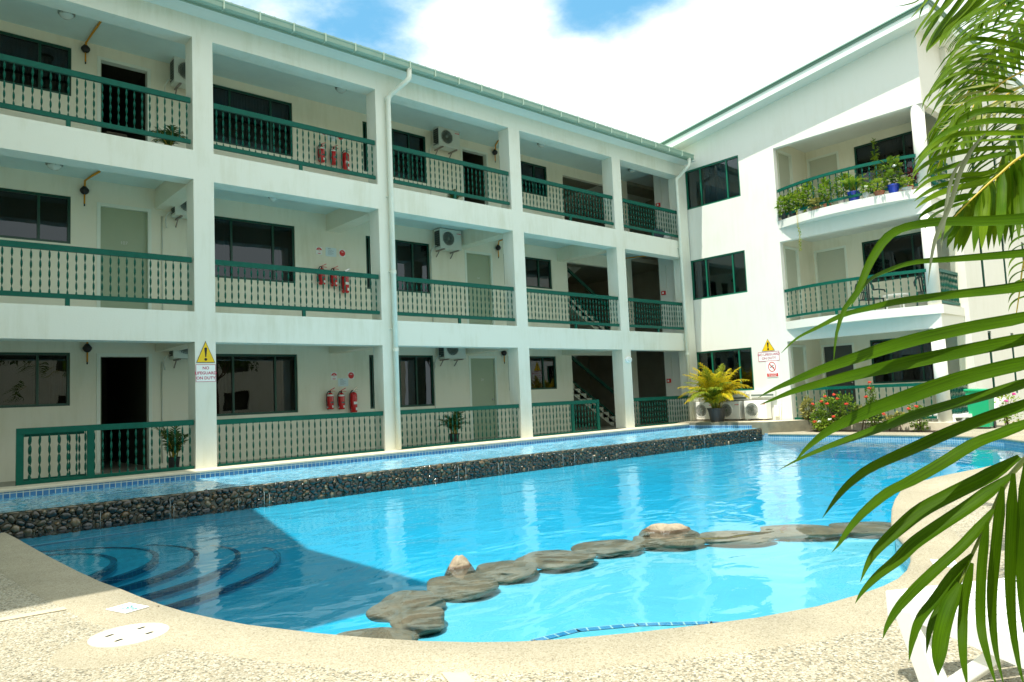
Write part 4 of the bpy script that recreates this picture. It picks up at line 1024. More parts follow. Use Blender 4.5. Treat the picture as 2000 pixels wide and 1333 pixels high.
# ceiling lamps
def clamp_(x, y, z, lb, r=.13):
    t = thing('ceiling_lamp', lb, 'lamp', (x, y, z), 'round gallery ceiling lamps')
    build('base_ring', MB().lathe((x, y, z), [(r, 0), (r, -.03), (r-.02, -.035)], 28), mat('lamp_ring', (.25,.28,.24), .5), t, smooth=False)
    build('glass_dome', MB().lathe((x, y, z-.03), [(r-.02, 0), (r-.03, -.04), (r-.07, -.075), (.001, -.09)], 28), LAMPW, t, smooth=True)
    g = MB()
    for a in range(4):
        an = a*math.pi/4; g.tube([(x+math.cos(an)*(r-.015)*s, y+math.sin(an)*(r-.015)*s, z-.035-.066*(1-abs(s)**2.2)) for s in (-1,-.75,-.4,0,.4,.75,1)], .004, 5)
    build('wire_guard', g, mat('lamp_ring', (.25,.28,.24), .5), t)
for x, y, z, lb in ((-.96, 1.33, 7.80, 'round caged ceiling lamp on the top gallery, left bay'), (4.43-.25, 1.28, 7.80, 'round caged ceiling lamp on the top gallery above the extinguishers'), (10.2, 1.25, 7.80, 'round caged ceiling lamp on the top gallery, fourth bay'), (-1.08, 1.60, 5.22, 'round caged ceiling lamp on the middle gallery, left bay'), (2.70, 1.50, 5.22, 'flat round ceiling lamp on the middle gallery, second bay'), (14.1, 1.3, 7.80, 'round ceiling lamp on the top gallery near the corner')):
    clamp_(x, y, z, lb, .13 if 'flat' not in lb else .10)
# yellow pipes with a dark valve
def gaspipe(x, zc, zv, full, lb, cx, cy):
    t = thing('yellow_pipe', lb, 'pipe', (x, 2.2, zv), 'yellow pipes with black valves')
    p = MB()
    if full: p.tube([(cx, cy, zc-.02), (cx+(x-cx)*.6, cy+(2.16-cy)*.7, zc-.03), (x, 2.14, zc-.06), (x, 2.17, zc-.2), (x, 2.18, zv)], .018, 8)
    else: p.tube([(x, 2.18, zc), (x, 2.18, zv)], .018, 8)
    build('pipe', p, YELP, t, smooth=True)
    build('valve', MB().lathe((x, 2.18, zv-.07), [(.02, 0), (.05, .02), (.075, .06), (.075, .09), (.045, .13), (.02, .16)], 18), BLACKR, t, smooth=True)
    build('tail', MB().tube([(x, 2.18, zv-.06), (x, 2.18, zv-.24)], .015, 8), YELP, t, smooth=True)
    build('tail_tip', MB().tube([(x, 2.18, zv-.24), (x, 2.18, zv-.28)], .012, 8), BLACKR, t, smooth=True)
gaspipe(-.51, 7.80, 7.63, True, 'yellow pipe with a black valve on the top gallery, left of the open door', -.45, 1.20)
gaspipe(-.52, 5.22, 4.98, True, 'yellow pipe with a black valve on the middle gallery, left of the closed door', -.40, 1.60)
gaspipe(-.47, 2.38, 2.13, False, 'black valve on a short yellow pipe by the ground-floor open doorway', 0, 0)
gaspipe(9.30, 7.80, 7.63, True, 'yellow pipe with a black valve on the top gallery, right of the open third-bay door', 9.05, 1.72)
gaspipe(9.27, 5.22, 4.98, True, 'yellow pipe with a black valve on the middle gallery, right of the closed third-bay door', 9.4, 1.45)
gaspipe(9.32, 2.38, 2.13, False, 'black valve on a short pipe right of the ground-floor closed door', 0, 0)
tag(build('yellow_pipe', MB().tube([(14.2, 1.9, 5.12), (14.5, .6, 5.06)], .02, 8), YELP, smooth=True, loc=(14.3, 1.2, 5.1)), 'straight yellow pipe under the middle-floor ceiling in the corner bay', 'pipe', 'yellow pipes with black valves')
# fire extinguishers
def ext(h, r, kind):
    t = thing('fire_extinguisher', 'x', 'fire extinguisher', (0, 0, 0), 'red fire extinguishers on the gallery walls')
    b = h-.11
    build('cylinder', MB().lathe((0, 0, 0), [(r*.8, 0), (r, .02), (r, b-.06), (r*.86, b-.025), (r*.45, b), (.02, b+.005)], 24), REDP, t, smooth=True)
    build('collar', MB().lathe((r*.30, 0, b-.035), [(r*.62, 0), (r*.64, .012), (r*.5, .02)], 18), YEL if kind else mat('collar_white', (.7,.7,.65), .4), t, smooth=True)
    build('valve', MB().lathe((0, 0, b), [(.017, 0), (.017, .045), (.008, .05)], 12), CHROME if kind == 0 else BLACKR, t, smooth=True)
    hd = MB(); hd.bar((-.01, 0, b+.05), (.11, 0, b+.11), .018, .012); hd.bar((0, 0, b+.04), (.12, 0, b+.035), .018, .010); build('lever', hd, REDS if kind else CHROME, t)
    hs = MB(); hs.tube([(-.01, -.01, b+.04), (-.05, -.02, b+.035), (-r-.02, -.02, b-.03), (-r-.028, -.02, b*.55), (-r-.02, -.02, b*.25), (-r-.005, -.02, b*.12)], .011, 8); build('hose', hs, BLACKR, t, smooth=True)
    nz_ = MB(); nz_.blob((-r-.005, -.025, b*.14), (.014, .014, .014), 1, 0); build('nozzle', nz_, CHROME, t)
    def band(z0, z1, a0, a1, m, nm):
        k = MB(); n = 10
        for i in range(n):
            a = a0+(a1-a0)*i/n; c = a0+(a1-a0)*(i+1)/n; q = r+.0015
            k.face([(math.cos(a)*q, math.sin(a)*q, z0), (math.cos(c)*q, math.sin(c)*q, z0), (math.cos(c)*q, math.sin(c)*q, z1), (math.cos(a)*q, math.sin(a)*q, z1)])
        build(nm, k, m, t)
    if kind: band(b*.80, b*.90, R_(-175), R_(-5), WHITES, 'white_band'); band(b*.38, b*.47, R_(-115), R_(-20), mat('label_dark', (.06,.12,.10), .5), 'label_strip')
    else: band(b*.40, b*.53, R_(-115), R_(-20), WHITES, 'white_band')
    band(b*.10, b*.24, R_(-85), R_(-35), WHITES, 'inspection_label')
    rows = MB()
    for i in range(6):
        z = b*(.52+.045*i); a = R_(-82); 
        for j in range(3):
            a0 = R_(-88+j*16); c = R_(-76+j*16); q = r+.002
            rows.face([(math.cos(a0)*q, math.sin(a0)*q, z), (math.cos(c)*q, math.sin(c)*q, z), (math.cos(c)*q, math.sin(c)*q, z+.006), (math.cos(a0)*q, math.sin(a0)*q, z+.006)])
    build('printed_text', rows, mat('label_pink', (.75,.35,.32), .5), t)
    return t
e1 = ext(.47, .072, 1); e2 = ext(.56, .080, 0)
spots = []
for k, (zf, nm) in enumerate((('g', 'ground floor'), ('m', 'middle gallery'), ('t', 'top gallery'))):
    x = [(4.20, 4.47, 4.77), (4.07, 4.36, 4.64), (4.13, 4.43, 4.73)][k]; z = [(.85, .84, .76), (3.60, 3.58, 3.45), (6.38, 6.38, 6.26)][k]
    for j in range(3): spots.append((j, x[j], z[j], ['left', 'middle', 'right, larger'][j]+f' red extinguisher of the three on the {nm}'))
u1 = u2 = False
for j, x, z, lb in spots:
    if j < 2: o = copy_tree(e1) if u1 else e1; u1 = True
    else: o = copy_tree(e2) if u2 else e2; u2 = True
    put(o, x, 2.25-.095, z, 0, lb)
# notices above them
def disc_sign(x, z, kind, lb):
    t = thing('extinguisher_sign', lb, 'sign', (x, 2.245, z), 'round red extinguisher notices')
    build('plate', MB().box(x-.075, 2.240, z-.085, x+.075, 2.247, z+.085), WHITES, t)
    if kind == 0:
        k = MB(); n = 20; r = .070; pts = [(r*math.cos(R_(12)+R_(156)*i/n), r*math.sin(R_(12)+R_(156)*i/n)) for i in range(n+1)]
        k.face([(x+a, 2.2385, z+b) for a, b in pts]); pts = [(r*math.cos(-R_(50)-R_(80)*i/n), r*math.sin(-R_(50)-R_(80)*i/n)) for i in range(n+1)]
        k.face([(x+a, 2.2385, z+b) for a, b in pts]); build('red_disc', k, REDS, t)
        build('lettering', text_mb('FIRE', .032, (x, 2.2375, z+.032), (1,0,0), (0,0,1), 0.0005), WHITES, t)
        build('small_print', text_mb('FIRE', .024, (x, 2.238, z-.012), (1,0,0), (0,0,1), 0.0005), REDS, t)
    else:
        build('red_disc', MB().lathe((x, 2.2395, z), [(.001, .001), (.071, .001)], 32, axis='Y'), REDS, t)
        build('lettering', text_mb('FIRE', .034, (x, 2.2375, z+.024), (1,0,0), (0,0,1), 0.0005), WHITES, t)
for x, z, kd, lb in ((4.35, 1.58, 0, 'half red, half white round notice on the ground floor'), (4.77, 1.59, 1, 'fully red round notice on the ground floor'), (4.06, 4.375, 0, 'half red, half white round notice on the middle gallery'), (4.63, 4.375, 1, 'fully red round notice on the middle gallery'),
                     (4.24, 7.13, 0, 'half red round notice on the top gallery, partly behind the rail'), (4.66, 7.10, 1, 'fully red round notice on the top gallery, partly behind the rail')): disc_sign(x, z, kd, lb)
for x, z, w, h, lb in ((4.57, 1.44, .125, .09, 'pale printed sheet on the ground-floor wall between the round notices'), (4.35, 4.37, .13, .10, 'pale printed sheet on the middle gallery between the round notices'), (4.45, 7.06, .115, .10, 'pale printed sheet on the top gallery between the round notices')):
    t = thing('paper_notice', lb, 'notice', (x, 2.243, z), 'printed sheets above the extinguishers'); build('sheet', MB().box(x-w, 2.2425, z-h, x+w, 2.2455, z+h), PAPER, t)
    k = MB(); k.box(x-w*.6, 2.2415, z+h*.72, x-w*.05, 2.242, z+h*.82)
    for i in range(7): k.box(x-w*.6, 2.2415, z+h*(.45-.17*i), x+w*(.5 if i % 3 else .2), 2.242, z+h*(.49-.17*i))
    build('printed_lines', k, INKG, t)
# alarm call points on the end wall
for z, lb in ((6.74, 'red alarm call point on the top-floor corner wall'), (3.96, 'red alarm call point on the middle-floor corner wall'), (1.24, 'red alarm call point on the ground-floor corner wall')):
    t = thing('alarm_call_point', lb, 'fire alarm', (14.99, 1.05, z), 'red alarm call points'); build('box', MB().box(14.955, .985, z-.06, 15.018, 1.115, z+.06), REDS, t, bevel=.006); build('glass', MB().box(14.951, 1.015, z-.028, 14.956, 1.075, z+.03), WHITES, t)
    cdt = MB().tube([(15.0, .93, z-.02), (15.0, .93, z+.85)], .009, 6); build('conduit', cdt, W_FRONT, t)
bl = thing('bulkhead_lamp', 'white oval bulkhead lamp on the fourth ground-floor column', 'lamp', (11.80, -.02, 1.81))
q = MB(); n = 28; 
def oval(a, b, y): return [(11.80+a*math.cos(2*math.pi*i/n), y, 1.81+b*math.sin(2*math.pi*i/n)) for i in range(n)]
rings = [oval(.125, .085, -.002), oval(.125, .085, -.035), oval(.115, .075, -.05), oval(.098, .058, -.05)]
for a, b in zip(rings, rings[1:]):
    for i in range(n): q.face([a[i], a[(i+1) % n], b[(i+1) % n], b[i]])
build('housing', q, WHITE, bl, smooth=True)
q = MB(); rings = [oval(.098, .058, -.048), oval(.085, .048, -.062), oval(.05, .025, -.072), oval(.001, .001, -.074)]
for a, b in zip(rings, rings[1:]):
    for i in range(n): q.face([a[i], a[(i+1) % n], b[(i+1) % n], b[i]])
build('lens', q, LAMPW, bl, smooth=True)
# bundle on the top gallery floor in the corner
bu = thing('cloth_bundle', 'dark and pale bundle of cloth behind the top-floor corner railing', 'bundle', (14.1, .35, 5.36))
build('dark_cloth', MB().blob((13.95, .35, 5.52), (.22, .14, .17), 3, .3, 2, 5), CURTD, bu, smooth=True)
build('pale_cloth', MB().blob((14.25, .33, 5.50), (.17, .13, .15), 3, .35, 2.4, 8), mat('cloth_pale', (.62,.68,.72), .8), bu, smooth=True)
# ladder-like chair glimpsed inside the top-floor open door
ch = MB()
for x in (-.02, .34): ch.bar((x, 2.9, 5.36), (x+.03, 3.05, 6.45), .03, .03)
for z in (5.7, 5.95, 6.2, 6.42): ch.bar((-.0, 2.95, z), (.36, 2.95, z), .03, .04)
tag(build('step_ladder', ch, mat('ladder_wood', (.16,.13,.09), .6), loc=(.15, 3, 5.36)), 'small wooden step ladder inside the top-floor open doorway', 'ladder')

# ================================================================== warning signs
def tri(pts, y0, y1): 
    mb = MB(); f = [(x, y0, z) for x, z in pts]; b = [(x, y1, z) for x, z in pts]; mb.face(f); mb.face(b)
    for i in range(len(pts)): j = (i+1) % len(pts); mb.face([f[i], f[j], b[j], b[i]])
    return mb
def warning(origin, xd, s, label, group=None):
    """local frame: x along the wall, y out of the wall towards the viewer, z up; origin = centre of the triangle base"""
    o = Vector(origin); xd = Vector(xd); yd = Vector((0,0,1)).cross(xd); yd = -yd if False else yd
    nd = -yd
    def T(mb): mb.v = [tuple(o+xd*v[0]+nd*(-v[1])+Vector((0,0,v[2]))) for v in mb.v]; return mb
    return o, T
def sign_set(origin, xd, w, h, label_t, label_r, lines, tw, rw, rh, gap, fs):
    o = Vector(origin); xd = Vector(xd).normalized(); nd = xd.cross(Vector((0,0,1)))   # nd points out of the wall
    def X(mb): mb.v = [tuple(o+xd*v[0]+nd*v[1]+Vector((0,0,v[2]))) for v in mb.v]; return mb
    t = thing('warning_sign', label_t, 'sign', o)
    P = [(-w/2, 0), (w/2, 0), (0, h)]
    build('black_border', X(tri(P, .001, .006)), BLACKI, t)
    c = (0, h/3); P2 = [(c[0]+(x-c[0])*.93, c[1]+(z-c[1])*.93) for x, z in P]
    build('yellow_panel', X(tri(P2, .006, .008)), YEL, t)
    k = MB(); k.face([(-.022*w/.3, .009, h*.66), (.022*w/.3, .009, h*.66), (.009*w/.3, .009, h*.26), (-.009*w/.3, .009, h*.26)])
    n = 14; r = .024*w/.3; k.face([(r*math.cos(6.283*i/n), .009, h*.15+r*math.sin(6.283*i/n)) for i in range(n)])
    k.face([(r*.95*math.cos(math.pi*i/8), .0091, h*.655+r*.7*math.sin(math.pi*i/8)) for i in range(9)])
    build('exclamation_mark', X(k), BLACKI, t)
    t2 = thing('lifeguard_sign', label_r, 'sign', o+Vector((0,0,-gap-rh/2)))
    z1 = -gap; z0 = -gap-rh
    b = MB().box(-rw/2, .001, z0, rw/2, .005, z1); build('plate', X(b), WHITES, t2)
    e = MB(); bw = rw*.022
    e.box(-rw/2, .0052, z0, rw/2, .0062, z0+bw); e.box(-rw/2, .0052, z1-bw, rw/2, .0062, z1); e.box(-rw/2, .0052, z0+bw, -rw/2+bw, .0062, z1-bw); e.box(rw/2-bw, .0052, z0+bw, rw/2, .0062, z1-bw)
    build('border', X(e), PINKT, t2)
    tx = MB(); nl = len(lines)
    for i, s in enumerate(lines):
        zc = z1-rh*(i+.5+.25)/(nl+.5)
        join(tx, text_mb(s, fs, o+nd*.0065+Vector((0,0,zc)), xd, (0,0,1), 0, bold=fs*.02))
    build('lettering', tx, PINKT, t2)
    return o, xd, nd, X
sign_set((.835, 0, 1.735), (1,0,0), .305, .36, 'yellow triangle warning sign with exclamation mark on the near white column', 'red-lettered NO LIFEGUARD ON DUTY board on the near white column', ['NO', 'LIFEGUARD', 'ON DUTY'], .3, .325, .29, .03, .068)
o, xd, nd, X = sign_set((XE, -2.28, 1.90), (0,-1,0), .38, .33, 'yellow triangle warning sign on the sunlit far wall', 'faded two-line NO LIFEGUARD ON DUTY board on the sunlit far wall', ['NO LIFEGUARD', 'ON DUTY'], .4, .62, .26, .02, .092)
dv = thing('no_diving_sign', 'small no-diving sign with red ring and red caption, lowest on the sunlit far wall', 'sign', (XE, -2.36, 1.35))
def X2(mb): mb.v = [tuple(Vector((XE, -2.36, 1.18))+xd*v[0]+nd*v[1]+Vector((0,0,v[2]))) for v in mb.v]; return mb
build('plate', X2(MB().box(-.165, .001, 0, .165, .012, .44)), WHITES, dv)
k = MB(); n = 32
for i in range(n):
    a, c = 6.2832*i/n, 6.2832*(i+1)/n
    k.face([(.112*math.cos(a), .014, .28+.135*math.sin(a)), (.112*math.cos(c), .014, .28+.135*math.sin(c)), (.092*math.cos(c), .014, .28+.115*math.sin(c)), (.092*math.cos(a), .014, .28+.115*math.sin(a))])
k.face([(-.078, .0145, .352), (-.063, .0145, .368), (.078, .0145, .208), (.063, .0145, .192)])
k.box(-.16, .013, .015, .16, .0135, .105)
build('red_ring', X2(k), REDS, dv)
k = MB(); k.face([(-.06, .0142, .265), (.0, .0142, .31), (.05, .0142, .325), (.052, .0142, .315), (.01, .0142, .288), (-.045, .0142, .255)])
k.face([(.045+.016*math.cos(6.28*i/10), .0143, .255+.016*math.sin(6.28*i/10)) for i in range(10)])
build('diver_figure', X2(k), BLACKI, dv)
tm = text_mb('NO DIVING', .048, Vector((XE, -2.36, 1.265))+nd*.015, xd, (0,0,1), 0, bold=.001); join(tm, text_mb('IN THIS POOL', .036, Vector((XE, -2.36, 1.218))+nd*.015, xd, (0,0,1), 0, bold=.001))
build('lettering', tm, WHITES, dv)

# ================================================================== furniture
def lounger(label, group):
    """sun lounger: foot end at x=0, length to +x, width along y, slats across"""
    t = thing('sun_lounger', label, 'sun lounger', (0, 0, 0), group)
    Lh, W, H = 1.25, .66, .355
    rl = MB()
    for s in (-1, 1):
        y = s*(W/2-.03)
        q = [(0, H-.035), (.03, H), (.2, H+.004), (.7, H-.012), (Lh, H)]
        for a, b in zip(q, q[1:]): rl.face([(a[0], y-.03, a[1]), (b[0], y-.03, b[1]), (b[0], y+.03, b[1]), (a[0], y+.03, a[1])]); rl.face([(a[0], y-.03, a[1]-.085), (b[0], y-.03, b[1]-.085), (b[0], y-.03, b[1]), (a[0], y-.03, a[1])]); rl.face([(a[0], y+.03, a[1]-.085), (b[0], y+.03, b[1]-.085), (b[0], y+.03, b[1]), (a[0], y+.03, a[1])]); rl.face([(a[0], y-.03, a[1]-.085), (b[0], y-.03, b[1]-.085), (b[0], y+.03, b[1]-.085), (a[0], y+.03, a[1]-.085)])
    rl.box(-.012, -W/2+.004, H-.105, .03, W/2-.004, H-.004)
    build('side_frame', rl, WHITE, t, bevel=.006)
    sl_ = MB(); x = .03
    while x < Lh-.02: sl_.box(x, -W/2+.061, H-.026, x+.068, W/2-.061, H-.008-.006*math.sin(x*2.3)); x += .082
    build('slatted_seat', sl_, WHITE, t, bevel=.004)
    bk = MB(); a = R_(26)
    for i in range(8):
        d = i*.088; bk.obox((Lh+(d+.045)*math.cos(a), 0, H+(d+.045)*math.sin(a)), Vector((math.cos(a), 0, math.sin(a)))*.040, Vector((0, W/2-.06, 0)), Vector((-math.sin(a), 0, math.cos(a)))*.01)
    for s in (-1, 1): bk.bar((Lh, s*(W/2-.03), H-.02), (Lh+.74*math.cos(a), s*(W/2-.03), H-.02+.74*math.sin(a)), .055, .06)
    build('backrest', bk, WHITE, t, bevel=.005)
    for x, s, dx in ((.09, -1, .11), (.09, 1, .11), (Lh-.05, -1, .10), (Lh-.05, 1, .10)):
        y = s*(W/2-.032); lg = MB()
        lg.obox(((x+x-.0+dx)/2, y+s*.006, (H-.05)/2), Vector((-dx/2, s*.010, (H-.05)/2)), Vector((0, .027, 0)), Vector((.052, 0, .008)))
        build('leg', lg, WHITE, t, bevel=.006)
        if x < .5:
            br = MB(); br.bar((x+.42, y, H-.07), (x+.14, y, .05), .03, .05); build('brace', br, WHITE, t, bevel=.004)
    return t
lg = lounger('white plastic sun lounger in the near right corner, behind the palm blades', 'white sun loungers')
dv_ = Vector((-.50, -.866, 0)); lg.location = (.015, -11.27, ZD); lg.rotation_euler.z = math.atan2(-.866, -.50)
lg2 = copy_tree(lg); lg2['label'] = 'white sun lounger on the far deck beside the green bin'; lg2.location = (15.35, -6.22, -.25); lg2.rotation_euler.z = math.atan2(-.40, .92)

def chair(label):
    t = thing('garden_chair', label, 'chair', (0, 0, 0), 'dark garden chairs on the middle balcony')
    build('seat', MB().box(-.22, -.22, .40, .22, .22, .43), CHAIRM, t, bevel=.01)
    bk = MB(); pts = [(-.24, .20, .62), (-.25, .24, .72), (-.20, .26, .82), (-.08, .275, .87), (.08, .275, .87), (.20, .26, .82), (.25, .24, .72), (.24, .20, .62)]
    bk.tube(pts, .028, 8)
    for i in range(6): x = -.15+i*.06; bk.bar((x*.8, .23, .42), (x, .265, .85-abs(x)*.2), .036, .010)
    build('backrest', bk, CHAIRM, t, smooth=True)
    for s in (-1, 1):
        build('armrest', MB().tube([(s*.24, .20, .62), (s*.26, .05, .64), (s*.26, -.18, .63), (s*.25, -.22, .58)], .018, 8), CHAIRM, t, smooth=True)
        for y in (-.2, .2): build('leg', MB().tube([(s*.21, y*.9, .41), (s*.25, y*1.1, .0)], .017, 8), CHAIRM, t)
    return t
c1 = chair('dark green plastic chair on the middle balcony, left of the white table'); c2 = copy_tree(c1); c2['label'] = 'dark green plastic chair on the middle balcony, beside the round column'
put(c1, 15.95, -4.72, 2.64, R_(75)); put(c2, 15.95, -6.05, 2.64, R_(-70))
tbl = thing('round_table', 'low round white plastic table between the dark chairs on the middle balcony', 'table', (15.9, -5.35, 2.64))
build('tabletop', MB().lathe((15.9, -5.35, 3.06), [(.001, .03), (.30, .03), (.31, .02), (.305, 0), (.001, 0)], 30), WHITE, tbl)
for a in range(3): build('leg', MB().tube([(15.9+.2*math.cos(a*2.1), -5.35+.2*math.sin(a*2.1), 3.07), (15.9+.24*math.cos(a*2.1), -5.35+.24*math.sin(a*2.1), 2.64)], .02, 8), WHITE, tbl)
bn_ = thing('wheelie_bin', 'bright green plastic wheelie bin standing by the corner of the far wing', 'bin', (16.05, -6.92, ZD))
q = MB(); x, y, z = 16.05, -6.92, ZD
v = [(x-.24, y-.26, z+.05), (x+.22, y-.26, z+.05), (x+.22, y+.22, z+.05), (x-.24, y+.22, z+.05), (x-.30, y-.32, z+.93), (x+.28, y-.32, z+.93), (x+.28, y+.28, z+.93), (x-.30, y+.28, z+.93)]
for f in ((0,3,2,1),(4,5,6,7),(0,1,5,4),(1,2,6,5),(2,3,7,6),(3,0,4,7)): q.face([v[i] for i in f])
build('body', q, BINM, bn_, bevel=.02); build('lid', MB().obox((x, y-.02, z+.965), Vector((.33, 0, 0)), Vector((0, .34, .012)), Vector((0, 0, .035))), BINM, bn_, bevel=.025)
build('handle', MB().tube([(x+.30, y-.22, z+.98), (x+.37, y-.2, z+.96), (x+.37, y+.2, z+.96), (x+.30, y+.22, z+.98)], .018, 8), BINM, bn_)
for s in (-1, 1): build('wheel', MB().tube([(x+.22, y+s*.24, z+.10), (x+.22, y+s*.29, z+.10)], .10, 18), BLACKR, bn_)

bn_.scale = (.78, .78, .92)

# ================================================================== plants
def strip(mb, pts, w, nh, prof=None, fold=.22, mi=0, twist=0):
    """one folded leaf blade along pts; w half width; nh normal hint; prof(t) width profile"""
    n = len(pts); b = len(mb.v); ln = 0; us = [0]
    for a, c in zip(pts, pts[1:]): ln += (c-a).length; us.append(ln)
    for i, p in enumerate(pts):
        t = pts[min(i+1, n-1)]-pts[max(i-1, 0)]; t = t.normalized() if t.length > 1e-7 else Vector((0,0,1))
        s = t.cross(nh)
        s = s.normalized() if s.length > 1e-4 else t.orthogonal().normalized(); nn = s.cross(t)
        if twist: q = Matrix.Rotation(twist*us[i]/ln, 3, t); s = q @ s; nn = q @ nn
        k = w*(prof(us[i]/ln) if prof else 1)
        mb.v += [tuple(p+s*k+nn*k*fold), tuple(p-nn*k*fold*.3), tuple(p-s*k+nn*k*fold)]
    for i in range(n-1):
        u0, u1 = us[i], us[i+1]
        for j in (0, 1):
            mb.f.append((b+i*3+j, b+i*3+j+1, b+i*3+3+j+1, b+i*3+3+j)); mb.m.append(mi)
            mb.uv.append([(u0*3, j*.5), (u0*3, j*.5+.5), (u1*3, j*.5+.5), (u1*3, j*.5)])
def spline(P, n):
    P = [Vector(p) for p in P]; Q = [P[0]*2-P[1]]+P+[P[-1]*2-P[-2]]; m = len(P)-1; o = []
    for i in range(n+1):
        s = i/n*m; k = min(int(s), m-1); t = s-k; a, b, c, d = Q[k:k+4]
        o.append(.5*((2*b)+(c-a)*t+(2*a-5*b+4*c-d)*t*t+(3*b-a-3*c+d)*t**3))
    return o
LP = lambda t: min(1, .35+t*5)*(1-max(0, (t-.45)/.55)**1.7)+.015      # palm leaflet
OV = lambda t: math.sin(math.pi*min(1, t*.96+.03))**.75                 # oval leaf
def frond(lm, rm, R, n, ll, w, droop, rng, curl=.2, vee=.5, rr=.006, seg=5, up=None):
    """pinnate frond along rachis polyline R, leaflets both sides into lm, rachis into rm"""
    P = spline(R, 18); rm.tube(P, [rr*(1-.75*i/18)+.001 for i in range(19)], 5)
    for i in range(n):
        f = .12+.88*(i+.5)/n; s = f*18; k = min(int(s), 17); p = P[k].lerp(P[k+1], s-k); t = (P[min(k+2, 18)]-P[k]).normalized()
        upv = up or Vector((0,0,1)); sd = t.cross(upv); sd = sd.normalized() if sd.length > .05 else t.orthogonal().normalized(); u = sd.cross(t)
        l = ll*(math.sin(math.pi*(.18+.80*f))**.6)*rng.uniform(.85, 1.12)
        for sg in (-1, 1):
            ang = .9-.45*f+rng.uniform(-.08, .08)
            d = (sd*sg*math.sin(ang)+t*math.cos(ang)+u*vee*(.5+.5*rng.random())).normalized(); q = p.copy(); pts = [q.copy()]
            for j in range(seg):
                d = (d+Vector((0,0,-droop*(j+1)/seg))+Vector((rng.uniform(-1,1), rng.uniform(-1,1), rng.uniform(-1,1)))*curl*.1).normalized(); q = q+d*l/seg; pts.append(q.copy())
            strip(lm, pts, w*rng.uniform(.85, 1.1), u+Vector((0,0,.3)), LP)
def potted_palm(name, label, base, pot_r, pot_h, nf, fl, ll, w, lmat, potm, seed, nstem=6, spread=.6, droop=.35, n=22, group=None, upb=1.0, avoid=None, lmat2=None):
    t = thing(name, label, 'potted palm', base, group); b = Vector(base); rng = random.Random(seed)
    if pot_r:
        build('pot', MB().lathe(b, [(pot_r*.72, 0), (pot_r*.95, pot_h*.9), (pot_r*1.04, pot_h*.91), (pot_r*1.04, pot_h), (pot_r*.9, pot_h), (pot_r*.88, pot_h*.93), (.001, pot_h*.93)], 26), potm, t, smooth=False)
    lm = MB(); rm = MB(); sm2 = MB(); l2 = MB()
    for i in range(nf):
        a = 2*math.pi*(i*.381966*1.0)+rng.uniform(-.3, .3); el = rng.uniform(.25, 1.0) if i > nf*.3 else rng.uniform(.8, 1.35)
        d = Vector((math.cos(a)*math.cos(el), math.sin(a)*math.cos(el), math.sin(el)*upb))
        if avoid and avoid(d): d.x = -abs(d.x) if avoid == 1 else d.x*.3
        L_ = fl*rng.uniform(.75, 1.1); b0 = b+Vector((rng.uniform(-1,1), rng.uniform(-1,1), 0))*pot_r*.4+Vector((0,0,pot_h*.95))
        pts = [b0]; q = b0.copy(); dd = (d*.35+Vector((0,0,1))).normalized()
        for j in range(6):
            dd = (dd+d*spread*.28+Vector((0,0,-.10*j*spread*(1.2-el*.5)))).normalized(); q = q+dd*L_/6; pts.append(q.copy())
        frond(l2 if (lmat2 and rng.random() < .58) else lm, rm, pts, n, ll, w, droop, rng)
    for i in range(nstem):
        a = rng.uniform(0, 6.28); q = b+Vector((math.cos(a), math.sin(a), 0))*pot_r*.45+Vector((0,0,pot_h*.9)); sm2.tube([q, q+Vector((math.cos(a)*.04, math.sin(a)*.04, fl*.35))], [.014, .009], 7)
    build('foliage', lm, lmat, t, auto=False)
    if l2.v: build('yellow_foliage', l2, lmat2, t, auto=False)
    build('leaf_stalks', rm, RACH, t, smooth=True)
    if sm2.v: build('stems', sm2, RACHG, t, smooth=True)
    return t
potted_palm('areca_palm', 'big yellow-green feathery palm in a black pot on the raised terrace', (14.15, -1.10, .024), .25, .38, 48, 1.30, .30, .012, leafmat('areca_green', (.10, .17, .012), (.26, .30, .02), .4, .4), POTB, 5, 16, 1.35, .55, 30, lmat2=LF_YEL)
gp = 'small potted palms on the galleries'
potted_palm('potted_palm', 'small dark potted palm behind the ground-floor railing under the air conditioner', (6.90, 1.30, -.085), .13, .24, 13, .60, .22, .011, LF_POT, POTB, 12, 5, .9, .4, 16, gp)
potted_palm('potted_palm', 'small potted palm beside the column with the yellow sign', (.56, .80, -.085), .10, .26, 9, .62, .20, .011, LF_POT, POTB, 22, 5, .8, .4, 14, gp)
potted_palm('potted_palm', 'small potted palm on the top gallery beside the left column', (.46, .62, 5.36), .10, .16, 10, .42, .19, .010, LF_POT, POTB, 32, 4, .9, .4, 14, gp)
potted_palm('potted_palm', 'tiny potted palm on the top gallery, third bay', (6.72, .75, 5.36), .09, .14, 9, .30, .15, .009, LF_POT, POTB, 42, 3, .9, .4, 12, gp)

